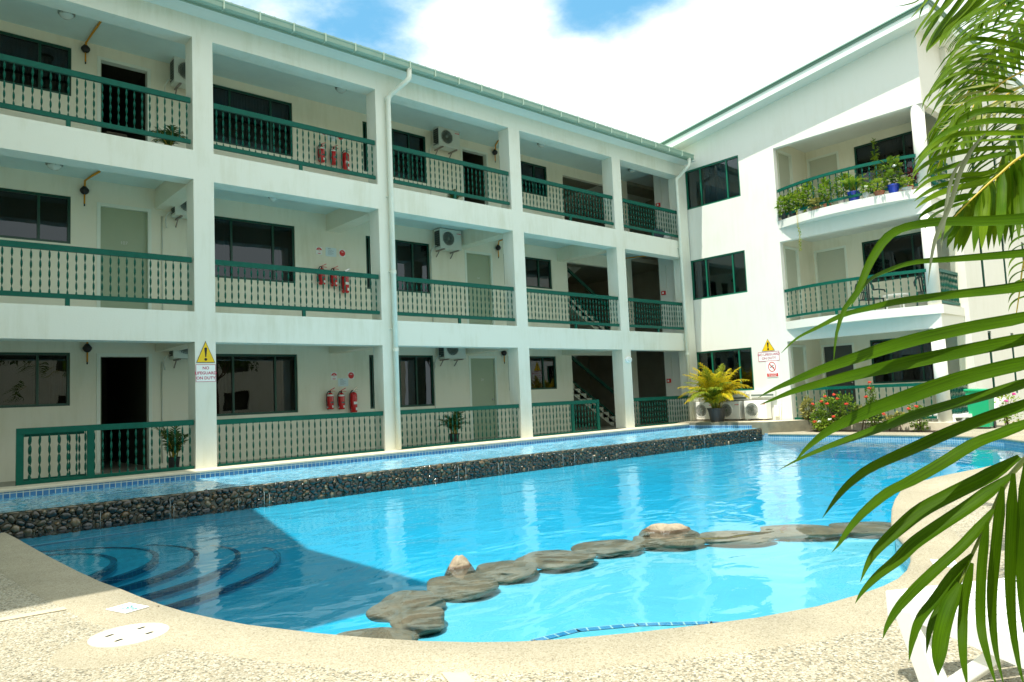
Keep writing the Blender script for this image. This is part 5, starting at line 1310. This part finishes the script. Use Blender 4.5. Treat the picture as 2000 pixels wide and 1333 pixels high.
def bush(mb, c, r, n, ls, rng, up=.3, seg=3, w=.32, hollow=.35):
    """leaf clumps scattered through an uneven ellipsoid crown"""
    c = Vector(c)
    for i in range(n):
        d = Vector((rng.gauss(0,1), rng.gauss(0,1), rng.gauss(0,1))).normalized(); k = rng.uniform(hollow, 1)**.6
        k *= 1+.28*noise.noise(d*1.8+c)
        p = c+Vector((d.x*r[0], d.y*r[1], d.z*r[2]))*k
        dr = (d+Vector((rng.uniform(-1,1), rng.uniform(-1,1), rng.uniform(-.6,1)+up))*.8).normalized(); l = ls*rng.uniform(.6, 1.25)
        pts = [p, p+dr*l*.5, p+dr*l+Vector((0,0,-l*.18))]
        strip(mb, pts, l*w, Vector((rng.uniform(-.6,.6), rng.uniform(-.6,.6), 1)), lambda t: (.25, 1, .08)[int(round(t*2))], .2)
def shrub(name, label, parts, lmat, flowers=None, fm_=None, stems=4, base=None, cat='shrub', group=None, ls=.07, seed=1, up=.3):
    base = Vector(base); t = thing(name, label, cat, base, group); rng = random.Random(seed); lm = MB()
    for c, r, n in parts: bush(lm, c, r, int(n*1.6), ls*1.1, rng, up)
    build('leaves', lm, lmat, t, auto=False)
    sm2 = MB()
    for i in range(stems):
        c, r, n = parts[i % len(parts)]; c = Vector(c); e = c+Vector((rng.uniform(-.6,.6)*r[0], rng.uniform(-.6,.6)*r[1], r[2]*.5)); sm2.tube([base+Vector((rng.uniform(-.05,.05), rng.uniform(-.05,.05), -.02)), (base+e)/2+Vector((rng.uniform(-.05,.05), rng.uniform(-.05,.05), 0)), e], [.011, .008, .004], 6)
    build('stems', sm2, BARK, t, smooth=True)
    if flowers:
        for p in flowers:
            f = MB(); p = Vector(p)
            for i in range(26):
                d = Vector((rng.gauss(0,1), rng.gauss(0,1), rng.gauss(0,1))).normalized(); q = p+Vector((d.x*.045, d.y*.045, d.z*.03))*rng.uniform(.5, 1)
                f.blob(q, (.013, .013, .009), 1, .1, 2, i)
            build('flower', f, fm_, t, smooth=True)
    return t
# planting bed in front of the ground-floor balcony: XE .. , Y -3.4 .. -8
bed = MB(); join(bed, fill([[(14.45,-3.40),(14.60,-3.9),(14.55,-4.8),(14.62,-5.6),(14.55,-6.4),(14.98,-6.6),(14.98,-3.42)]], ZD+.02))
tag(build('planting_bed', bed, SOIL), kind='structure')
gs = 'flowering shrubs in the bed'
def FP(*l): return l
shrub('ixora_shrub', 'largest flowering shrub with coral-red blooms next to the concrete kerb', [((14.72,-3.98,.22), (.27,.34,.38), 620), ((14.72,-4.38,.30), (.24,.28,.38), 420), ((14.7,-3.72,.02), (.22,.24,.26), 300)], LF_SHR, [(14.5,-4.0,.62),(14.5,-3.9,.50),(14.45,-4.05,.44),(14.5,-4.22,.66),(14.52,-3.66,.44),(14.42,-3.72,.0),(14.44,-4.5,.02),(14.5,-4.62,.14),(14.48,-4.52,.42),(14.46,-4.18,.12),(14.6,-4.25,.55)], FLR, 7, (14.72,-4.1, ZD), 'shrub', gs, .062, 3)
shrub('ixora_shrub', 'tall narrow flowering shrub with coral-red blooms in the middle of the bed', [((14.76,-5.02,.18), (.16,.18,.40), 340), ((14.78,-5.00,.58), (.09,.10,.30), 130)], LF_SHR, [(14.7,-5.02,.92),(14.7,-5.0,.78),(14.66,-4.92,.58),(14.66,-4.98,.28),(14.66,-5.3,.34),(14.66,-5.3,.16)], FLR, 4, (14.78,-5.02, ZD), 'shrub', gs, .058, 4)
shrub('ixora_shrub', 'loose flowering shrub near the round column, partly behind the palm blades', [((14.72,-6.02,.06), (.20,.22,.30), 260)], LF_SHR, [(14.6,-6.05,.33),(14.58,-5.88,.28)], FLR, 4, (14.75,-6.02, ZD), 'shrub', gs, .058, 6)
shrub('lime_shrub', 'low lime-green shrub spilling over the edge of the bed under the largest red-flowered one', [((14.52,-3.92,-.10), (.20,.30,.15), 340)], LF_LIME, [(14.4,-3.85,-.0),(14.42,-4.1,.06)], FLW, 3, (14.55,-3.95, ZD), 'shrub', None, .055, 7)
gc = 'variegated croton plants in the bed'
shrub('croton', 'variegated cream-and-green plant left of the largest flowering shrub, behind the kerb', [((14.98,-3.28,.30), (.16,.17,.30), 260)], LF_CROT, None, None, 3, (14.98,-3.3,.0), 'plant', gc, .075, 8, .6)
shrub('croton', 'small variegated plant between the two tallest flowering shrubs', [((14.80,-4.72,.16), (.16,.15,.20), 150)], LF_CROT, None, None, 3, (14.8,-4.72, ZD), 'plant', gc, .07, 9, .6)
shrub('croton', 'small pale variegated plant on a short stem, left of the near lounger leg', [((14.72,-5.62,.06), (.13,.13,.14), 110)], LF_CROT, None, None, 2, (14.72,-5.62, ZD), 'plant', gc, .07, 10, .6)
shrub('croton', 'pale variegated plant in front of the railing below the wide palm blade', [((14.80,-5.36,-.02), (.13,.13,.13), 110)], LF_CROT, None, None, 2, (14.80,-5.36, ZD), 'plant', gc, .07, 13, .6)
shrub('bougainvillea', 'thin bougainvillea with pink blooms against the shaded wall at the far right', [((16.9,-7.25,.18), (.35,.25,.42), 200)], LF_LIME, [(16.7,-7.45,.5),(16.75,-7.2,.2),(16.6,-7.3,.35),(16.7,-7.55,.28)], FLP, 6, (16.95,-7.2, ZD), 'shrub', None, .06, 11)
# balcony garden
def pot(name, label, c, r, h, pm, parts, lmat, seed, flowers=None, fm_=None, ls=.07, cat='potted plant', w=.3):
    t = thing(name, label, cat, c, 'potted plants on the top balcony'); cv = Vector(c); rng = random.Random(seed)
    build('pot', MB().lathe(cv, [(r*.7, 0), (r, h*.85), (r*1.08, h*.86), (r*1.08, h), (r*.9, h), (.001, h*.92)], 20), pm, t)
    lm = MB()
    for cc, rr, n in parts: bush(lm, cv+Vector(cc)+Vector((0,0,.05)), (rr[0]*1.12, rr[1]*1.12, rr[2]*1.25), int(n*1.5), ls*1.25, rng, .5, w=w)
    build('leaves', lm, lmat, t, auto=False)
    s = MB(); 
    for cc, rr, n in parts[:3]: s.tube([cv+Vector((0,0,h*.8)), cv+Vector(cc)], [.010, .005], 6)
    build('stem', s, BARK, t)
    if flowers:
        for p in flowers:
            f = MB()
            for i in range(7): f.blob(cv+Vector(p)+Vector((rng.uniform(-.04,.04), rng.uniform(-.04,.04), rng.uniform(-.03,.03))), (.028, .028, .02), 1, .1, 2, i)
            build('flower', f, fm_, t, smooth=True)
ZB = 5.39
pot('potted_plant', 'drooping leafy plant at the left end of the top balcony', (15.02,-3.02,ZB), .10, .16, POTB, [((-.02,.0,.32), (.14,.13,.22), 190)], LF_BALC, 31)
pot('potted_plant', 'bushy light-green plant, second from the left on the top balcony', (14.98,-3.28,ZB), .10, .16, POTB, [((0,0,.34), (.15,.15,.24), 230)], LF_BALC, 32)
pot('potted_plant', 'bushy plant in a white pot above the hanging vine on the top balcony', (14.90,-3.55,ZB), .09, .14, WHPOT, [((0,0,.34), (.15,.16,.24), 230)], LF_LIME, 33)
pot('potted_plant', 'tall bushy plant in a small white pot, fourth from the left on the top balcony', (14.86,-3.80,ZB), .08, .13, WHPOT, [((0,0,.40), (.14,.15,.30), 250)], LF_BALC, 34)
pot('potted_plant', 'speckled cream low plant with its leaves over the slab edge of the top balcony', (14.78,-4.02,ZB), .09, .08, TERRA, [((0,0,.13), (.16,.15,.09), 200)], LF_CROT, 35)
pot('potted_plant', 'leafy plant left of the railing post on the top balcony', (14.78,-4.30,ZB), .09, .10, TERRA, [((0,0,.38), (.15,.15,.26), 230)], LF_BALC, 36)
pot('potted_plant', 'dark-stemmed plant in a white and red pot right of the railing post', (14.82,-4.66,ZB), .09, .17, WHPOT, [((0,0,.42), (.13,.14,.24), 150)], LF_BALC, 37)
t_ = potted_palm('potted_palm', 'feathery young palm in a bright blue pot on the top balcony', (14.86,-4.95,ZB), .155, .26, 13, .55, .22, .012, LF_BALC, BLUEPOT, 52, 3, .9, .3, 14, None)
pot('potted_plant', 'small flowering plant in a white pot with an orange ring, right of the blue-potted palm', (14.72,-5.30,ZB), .085, .13, WHPOT, [((0,0,.20), (.10,.10,.10), 60)], LF_BALC, 38, [(0,0,.30)], FLW)
pot('potted_plant', 'low mixed leafy plant in a basket between the two blue pots', (14.78,-5.58,ZB), .12, .11, TERRA, [((0,0,.20), (.18,.17,.13), 160)], LF_LIME, 39)
pot('frangipani', 'white-flowered frangipani in a dark blue pot on the top balcony', (14.90,-5.86,ZB), .135, .22, BLUEPOT, [((0,0,.35), (.16,.16,.14), 60), ((.0,.02,.62), (.15,.15,.16), 60)], LF_SHR, 40, [(-.03,.03,.86),(-.02,-.02,.80),(-.10,-.10,.66),(-.08,.05,.46)], FLW, .12)
pot('potted_plant', 'low yellow-green spiky plant in a basket right of the frangipani', (14.93,-6.14,ZB), .12, .08, WHPOT, [((0,0,.15), (.17,.12,.08), 120)], LF_LIME, 41)
pot('potted_plant', 'dark red-leaved plant at the right end of the top balcony by the column', (15.0,-6.20+.02,ZB+.0), .09, .14, TERRA, [((.12,-.05,.34), (.13,.12,.16), 130)], LF_DARK, 42)
pot('potted_plant', 'leafy plant behind the side railing of the top balcony', (15.75,-6.35,ZB), .11, .16, POTB, [((0,0,.42), (.25,.13,.26), 260)], LF_SHR, 43)
pot('potted_plant', 'climbing plant standing by the top balcony window', (16.4,-4.95,ZB), .10, .18, POTB, [((0,0,.9), (.10,.10,.42), 130), ((0,0,1.5), (.06,.06,.35), 50)], LF_BALC, 44)
vn = thing('hanging_vine', 'thin yellow-green vine hanging over the edge of the top balcony', 'vine', (14.72,-3.5, ZB))
vp = [Vector((14.74,-3.53, ZB+.10)), Vector((14.70,-3.53, ZB-.02)), Vector((14.69,-3.54, ZB-.25)), Vector((14.68,-3.57, ZB-.55)), Vector((14.685,-3.56, ZB-.80)), Vector((14.68,-3.58, ZB-1.0))]
build('stem', MB().tube(spline(vp, 16), .006, 6), RACH, vn, smooth=True)
lm = MB(); rg = random.Random(8)
for i in range(60):
    p = spline(vp, 60)[i]; 
    if i > 22: bush(lm, p, (.02, .02, .02), 2, .045, rg, 0)
build('leaves', lm, LF_LIME, vn, auto=False)

# ------------------------------------------------------------------ palms at the right edge
def blade(mb, pxs, d0, d1, wpx, rng, seg=16, fold=.28, prof=LP):
    n = len(pxs); P = []
    for i, (x, y) in enumerate(pxs):
        f = i/(n-1); P.append(at(x, y, d0+(d1-d0)*f+.06*math.sin(f*3)))
    S = spline(P, seg); hw = wpx/2*((d0+d1)/2)/FPX
    view = (CAM-S[seg//2]).normalized(); up = Vector((0,0,1))
    nh = (view*.75+up*.55+Vector((rng.uniform(-.3,.3), rng.uniform(-.3,.3), rng.uniform(-.2,.2)))).normalized()
    strip(mb, S, hw*1.12, nh, prof, fold)
near = thing('palm', 'near feather palm with broad glossy blades reaching in from the right edge', 'palm', (at(2150, 1333, 1.9).x, at(2150, 1333, 1.9).y, ZD))
NB = [
 ([(2060,428),(1980,434),(1900,437),(1837,437),(1773,446),(1735,464),(1710,496),(1692,530),(1674,573),(1650,604),(1634,652),(1628,708)], 32),
 ([(2070,490),(1980,500),(1862,509),(1786,515),(1735,530),(1699,548),(1679,572),(1658,606)], 26),
 ([(2070,548),(1980,565),(1862,578),(1760,590),(1697,604),(1646,617),(1595,642),(1556,662),(1526,690)], 30),
 ([(2070,604),(1980,628),(1914,640),(1837,656),(1760,675),(1684,699),(1607,724),(1551,746),(1505,765),(1480,778)], 29),
 ([(2070,645),(2000,664),(1882,688),(1780,709),(1678,732),(1602,751),(1551,765),(1500,785),(1484,791)], 28),
 ([(2070,690),(2000,711),(1908,733),(1832,756),(1755,784),(1704,802),(1653,825),(1615,845),(1576,876),(1551,905)], 30),
 ([(2070,728),(2000,752),(1934,773),(1857,794),(1780,817),(1704,845),(1628,871),(1564,897),(1520,919)], 29),
 ([(2070,766),(2000,797),(1934,820),(1857,850),(1780,884),(1704,917),(1666,943),(1643,965),(1625,987),(1606,1013)], 32),
 ([(2050,810),(1968,847),(1905,871),(1845,908),(1780,945),(1735,967),(1690,1003),(1660,1035),(1640,1064),(1624,1080)], 30),
 ([(1992,893),(1935,931),(1860,969),(1800,1001),(1755,1037),(1716,1073),(1695,1103),(1680,1138)], 30),
 ([(1975,930),(1905,985),(1830,1035),(1785,1067),(1755,1097),(1716,1127),(1686,1157),(1670,1180)], 28),
 ([(1941,996),(1890,1059),(1830,1114),(1785,1157),(1755,1190),(1734,1223),(1724,1249)], 24),
 ([(1899,1083),(1860,1125),(1824,1175),(1797,1211),(1782,1253),(1775,1294)], 20),
 ([(1893,1096),(1860,1152),(1836,1193),(1818,1229),(1809,1279)], 20),
 ([(1875,1140),(1853,1190),(1840,1238),(1834,1285),(1832,1322)], 32),
 ([(1899,1100),(1884,1173),(1880,1233),(1882,1290),(1890,1345)], 19),
 ([(1929,1020),(1918,1113),(1916,1218),(1928,1280),(1948,1345)], 20),
 ([(1959,951),(1945,1083),(1938,1173),(1944,1263),(1962,1345)], 21),
 ([(1980,925),(1974,1083),(1976,1203),(1988,1290),(2003,1350)], 21),
 ([(2003,905),(1994,1083),(1999,1203),(2015,1300)], 20),
 ([(2020,890),(2016,1060),(2025,1200),(2040,1320)], 22),
]
rng = random.Random(2)
RC = [(2120,600),(2095,700),(2060,800),(2025,870),(1990,910),(1965,942),(1932,1014),(1899,1083),(1875,1140)]
fr_ = MB().tube(spline([at(x, y, 1.9-.18*i/8) for i, (x, y) in enumerate(RC)], 40), [.011-.008*i/40 for i in range(41)], 8)
F1 = build('frond', fr_, RACHG, near, smooth=True)
for i, (p, w) in enumerate(NB):
    lmb = MB(); d0 = 1.88-.012*i; blade(lmb, p, d0, d0-rng.uniform(.02, .28), w*(.82 if i > 10 else .94), rng, 22, rng.uniform(.25, .5), (lambda t: (1-t)**.8+.02) if i < 3 else LP)
    build('blade', lmb, LF_NEAR, F1, auto=False, smooth=True)
# leaflets of the same frond on its hidden side, reaching out of view to the right
lmb = MB()
for i in range(14):
    y = 640+i*38; P = [at(2080-i*9, y, 1.88), at(2180-i*8, y+20, 1.95), at(2300, y+110, 2.0), at(2380, y+240, 2.0)]; strip(lmb, spline(P, 8), .017, Vector((0,0,1)), LP)
build('far_side_blades', lmb, LF_NEAR, F1, auto=False)
stalk = MB().tube(spline([at(2120, 600, 1.9), at(2190, 450, 2.1)+Vector((0,0,.1)), Vector((at(2330, 900, 2.2).x, at(2330, 900, 2.2).y, 1.3)), Vector((at(2330, 1333, 2.2).x, at(2330, 1333, 2.2).y, ZD))], 20), .02, 8)
build('stalk', stalk, RACHG, near, smooth=True)
# thin grey-green tips hanging in front of the far balcony
lmb = MB()
blade(lmb, [(1925,262),(1905,283),(1888,310),(1872,345),(1856,400),(1838,440),(1826,470),(1818,510),(1812,560)], 1.3, 1.2, 8, rng)
blade(lmb, [(1890,305),(1868,330),(1856,360),(1849,400),(1842,450),(1838,492)], 1.35, 1.25, 6, rng)
build('dangling_tip', lmb, leafmat('grey_green_tip', (.065,.085,.045), (.10,.12,.065), .3, .5), near, auto=False, smooth=True)

mid = thing('palm', 'feather palm behind the near one, its fronds filling the upper right corner', 'palm', (at(2250, 900, 4.2).x, at(2250, 900, 4.2).y, ZD))
FA = [
 [(2060,190),(2000,193),(1929,193),(1895,203),(1872,222),(1859,246),(1846,275),(1835,301)],
 [(2060,218),(2000,219),(1943,216),(1902,222),(1875,237),(1848,258),(1810,290),(1781,322)],
 [(2060,236),(1990,238),(1937,237),(1889,245),(1855,256),(1822,278),(1800,300)],
 [(2040,262),(2000,261),(1929,262),(1875,264),(1841,275),(1813,292),(1795,315),(1781,343)],
 [(2020,272),(1929,276),(1875,281),(1835,291),(1808,305),(1792,325),(1781,342)],
 [(1990,288),(1916,293),(1862,302),(1821,315),(1794,333),(1781,350)],
 [(1985,300),(1956,303),(1902,314),(1848,330),(1814,343),(1791,362)],
 [(1975,318),(1933,340),(1859,345),(1818,352),(1793,370),(1782,381)],
 [(1951,338),(1925,348),(1859,358),(1823,370),(1796,386),(1785,394)],
 [(1940,350),(1908,360),(1859,371),(1826,383),(1801,398),(1787,409)],
 [(1905,381),(1851,394),(1818,409),(1801,420),(1793,430)],
 [(1895,392),(1862,405),(1835,416),(1816,430),(1806,449)],
]
FH = [((1862,426),(1831,469)), ((1870,418),(1838,476)), ((1880,406),(1849,485)), ((1890,396),(1862,491)), ((1899,388),(1870,493)), ((1908,378),(1878,494)), ((1918,370),(1902,494)), ((1928,362),(1917,488)), ((1938,354),(1930,490)), ((1948,345),(1941,486)), ((1958,338),(1952,482)), ((1968,330),(1963,478)), ((1978,320),(1976,476)), ((1988,312),(1990,470)), ((1998,304),(2004,470))]
FU = [
 [(2050,72),(2000,54),(1940,43),(1917,45),(1898,58)],
 [(2060,92),(2000,72),(1925,60),(1902,64),(1884,76),(1868,97)],
 [(2050,112),(1985,90),(1925,78),(1895,78),(1872,88),(1857,111)],
 [(2050,118),(1985,97),(1925,88),(1887,91),(1865,102),(1850,127),(1824,168)],
 [(2030,126),(1955,103),(1910,102),(1872,112),(1847,135),(1827,166)],
 [(2020,132),(1925,111),(1887,118),(1857,132),(1832,157),(1811,187)],
 [(2010,140),(1917,122),(1872,133),(1842,153),(1814,185)],
 [(2000,148),(1910,135),(1857,151),(1827,172),(1811,200)],
 [(1985,158),(1887,142),(1842,165),(1810,190),(1800,214)],
 [(1985,168),(1900,158),(1860,170),(1830,190),(1806,215)],
 [(1980,180),(1905,172),(1862,182),(1835,200),(1817,228)],
 [(2040,40),(1990,20),(1940,18),(1905,28),(1880,50)],
 [(2050,30),(2000,8),(1960,2),(1925,10)],
]
FD = [([(1850,-30),(1822,20),(1800,50),(1784,76)], 8), ([(1870,-30),(1840,20),(1812,62),(1796,92)], 9), ([(1900,-30),(1865,20),(1835,58),(1815,90),(1810,104)], 14), ([(1925,-30),(1890,14),(1855,50),(1830,80),(1812,100)], 16), ([(1950,-30),(1910,10),(1870,40),(1845,70),(1835,92)], 16),
      ([(1965,-20),(1925,12),(1885,38),(1858,60),(1844,84)], 10), ([(1985,-10),(1940,18),(1905,45),(1880,65),(1866,82)], 9), ([(1830,-30),(1808,5),(1790,25),(1776,40)], 6), ([(1815,-30),(1795,0),(1770,10),(1742,14)], 3), ([(1990,-20),(1950,10),(1920,35),(1905,46)], 7), ([(2010,-20),(1975,10),(1950,38),(1938,58)], 7), ([(2030,-20),(1990,15),(1965,42),(1952,58)], 7), ([(2045,-10),(2010,20),(1985,48),(1966,66)], 7), ([(1880,-30),(1850,10),(1822,35),(1800,60)], 10), ([(1840,-40),(1812,-5),(1800,20),(1795,38)], 6)]
FP2 = [([(2010,165),(1955,182),(1905,192),(1870,205),(1845,206),(1828,214)], 6), ([(1990,178),(1940,205),(1890,222),(1850,238),(1826,242)], 6), ([(1975,190),(1925,214),(1880,232),(1845,246),(1825,249)], 5), ([(1965,196),(1915,222),(1870,240),(1842,252),(1822,246)], 5), ([(1950,205),(1900,230),(1866,246),(1846,256),(1825,258)], 5), ([(1955,170),(1915,180),(1885,187),(1865,200),(1850,198)], 6), ([(1960,160),(1920,168),(1880,176),(1860,190),(1850,180)], 6)]
def fr(rach, d, leaves, lmt, w, seg=12, rw=.007, rm=RACH):
    f = build('frond', MB().tube(spline([at(x, y, d) for x, y in rach], 24), [rw*(1-.6*i/24) for i in range(25)], 6), rm, mid, smooth=True)
    for lst, m_, ww in leaves:
        mb = MB()
        for e in lst:
            p, wp = e if isinstance(e, tuple) and isinstance(e[0], list) else (e, ww)
            blade(mb, p, d, d-rng.uniform(-.15, .35), wp, rng, seg)
        build('blades', mb, m_, f, auto=False, smooth=True)
    return f
hang = [[a, ((a[0]*.55+b[0]*.45), a[1]*.5+b[1]*.5-2), b] for a, b in FH]
f_ = fr([(2090,240),(2030,285),(1984,313),(1951,342),(1934,356),(1905,383),(1882,405),(1862,427)], 3.1, [(FA, LF_MID, 13), (hang, LF_MID, 15)], None, None)
f_ = fr([(2120,60),(2060,100),(2000,138),(1960,160),(1925,190),(1880,215)], 3.7, [(FU, LF_MID, 10), (FP2, LF_PALE, 6)], None, None)
f_ = fr([(2120,-60),(2030,-45),(1960,-38),(1880,-35),(1810,-35)], 3.4, [(FD, LF_MID, 9)], None, None)
f_ = fr([(2060,150),(1990,172),(1926,212),(1900,226),(1875,243),(1840,256)], 3.9, [([([(1926,212),(1921,235),(1917,256)], 5), ([(1915,218),(1909,238),(1905,258)], 6), ([(1935,205),(1930,232),(1926,258)], 6), ([(1905,223),(1899,240),(1893,258)], 5), ([(1895,228),(1888,245),(1884,256)], 4), ([(1945,200),(1942,225),(1940,245)], 5), ([(1955,193),(1955,215),(1950,236)], 7), ([(1965,186),(1970,205),(1966,228)], 7), ([(1978,180),(1985,200),(1984,222)], 7)], LF_PALE, 6)], None, None, rw=.006)
# small curled frond further back at the right edge
sm_l = []
for i in range(9): y = 448+i*17; sm_l.append(([(2030,y-14),(2000,y-4),(1985,y+2),(1974,y+12),(1969,y+26)], 4))
fr([(2035,410),(2012,470),(1998,520),(1990,580),(1984,620)], 5.2, [(sm_l, LF_MID, 4)], None, None, rw=.008)
for rp_, ll_, nn_ in (([(2080,20),(2020,60),(1960,120),(1905,200),(1880,280)], .50, 30), ([(2100,120),(2040,170),(1990,240),(1950,330),(1935,420)], .46, 26), ([(2090,-60),(2020,-20),(1950,20),(1895,70)], .44, 26)):
    lm = MB(); rm = MB(); frond(lm, rm, [at(x, y, 4.7-.1*i) for i, (x, y) in enumerate(rp_)], nn_, ll_, .016, .35, rng, rr=.009)
    f = build('frond', rm, RACH, mid, smooth=True); build('blades', lm, LF_MID, f, auto=False)
# crown and trunk out of view to the right
tp = Vector(mid.location); cr0 = Vector((tp.x, tp.y, 3.3))
build('trunk', MB().tube([(tp.x, tp.y, ZD-.05), (tp.x+.03, tp.y, 1.2), (cr0.x, cr0.y, 2.6), (cr0.x, cr0.y, 3.3)], [.10, .075, .065, .05], 14), BARK, mid, smooth=True)
rg = random.Random(77)
for i in range(7):
    a = R_(-140+i*38); d = Vector((math.cos(a), math.sin(a), 0))
    if d.dot(Vector((-.9,.4,0))) > .3: continue
    lm = MB(); rm = MB(); pts = [cr0+d*s*1.7+Vector((0,0,.9*s-1.5*s*s)) for s in (0,.2,.4,.6,.8,1)]; frond(lm, rm, pts, 26, .55, .017, .4, rg, rr=.012)
    f = build('frond', rm, RACH, mid, smooth=True); build('blades', lm, LF_MID, f, auto=False)

# trees behind the viewer: only their mirror images show
def tree(label, x, y, h, r, seed):
    t = thing('tree', label, 'tree', (x, y, ZD), 'garden trees behind the viewer'); g = random.Random(seed); lm = MB(); tr = MB()
    tr.tube([(x, y, ZD-.1), (x+.1, y, h*.45), (x, y+.1, h*.8)], [.16, .12, .05], 10)
    for i in range(6):
        a = i*1.05; e = Vector((x+math.cos(a)*r*.6, y+math.sin(a)*r*.6, h*.62+g.uniform(0, .25)*h)); tr.tube([(x, y, h*.42), e], [.07, .02], 7); bush(lm, e, (r*.5, r*.5, h*.18), 420, .22, g)
    build('trunk', tr, BARK, t, smooth=True); build('crown', lm, LF_FAR, t, auto=False)
for i, (x, y, h, r) in enumerate(((-6,-22,5.5,2.4),(0,-26,6.5,2.8),(6,-23,5.2,2.3),(12,-27,6,2.6),(18,-22,5,2.2))):
    tree(['rounded garden tree nearest the left wing, behind the viewer', 'tallest garden tree, behind the viewer', 'small garden tree in the middle of the row behind the viewer', 'broad garden tree behind the viewer, second from the far end', 'garden tree at the far end of the row behind the viewer'][i], x, y, h, r, 60+i)

# fallen bits of leaf and grit on the paving
rg = random.Random(19); lt = MB()
for i in range(70):
    x = rg.uniform(-3.2, 1.5); y = rg.uniform(-11.8, -6.9)
    if x > -2.25+max(0, (-7.0-y))*.62 and y > -10.9: continue
    a = rg.uniform(0, 6.28); l_ = rg.uniform(.006, .022); d = Vector((math.cos(a), math.sin(a), 0)); z = ZD+.009
    strip(lt, [Vector((x, y, z)), Vector((x, y, z+.003))+d*l_*.5, Vector((x, y, z))+d*l_], l_*.3, Vector((0,0,1)), lambda t: (.3, 1, .2)[int(round(t*2))])
tag(build('leaf_litter', lt, mat('dry_leaf', (.11, .075, .035), .8, .5, 40), auto=False), 'scattered dry leaf crumbs on the near paving', 'leaf litter', kind='stuff')
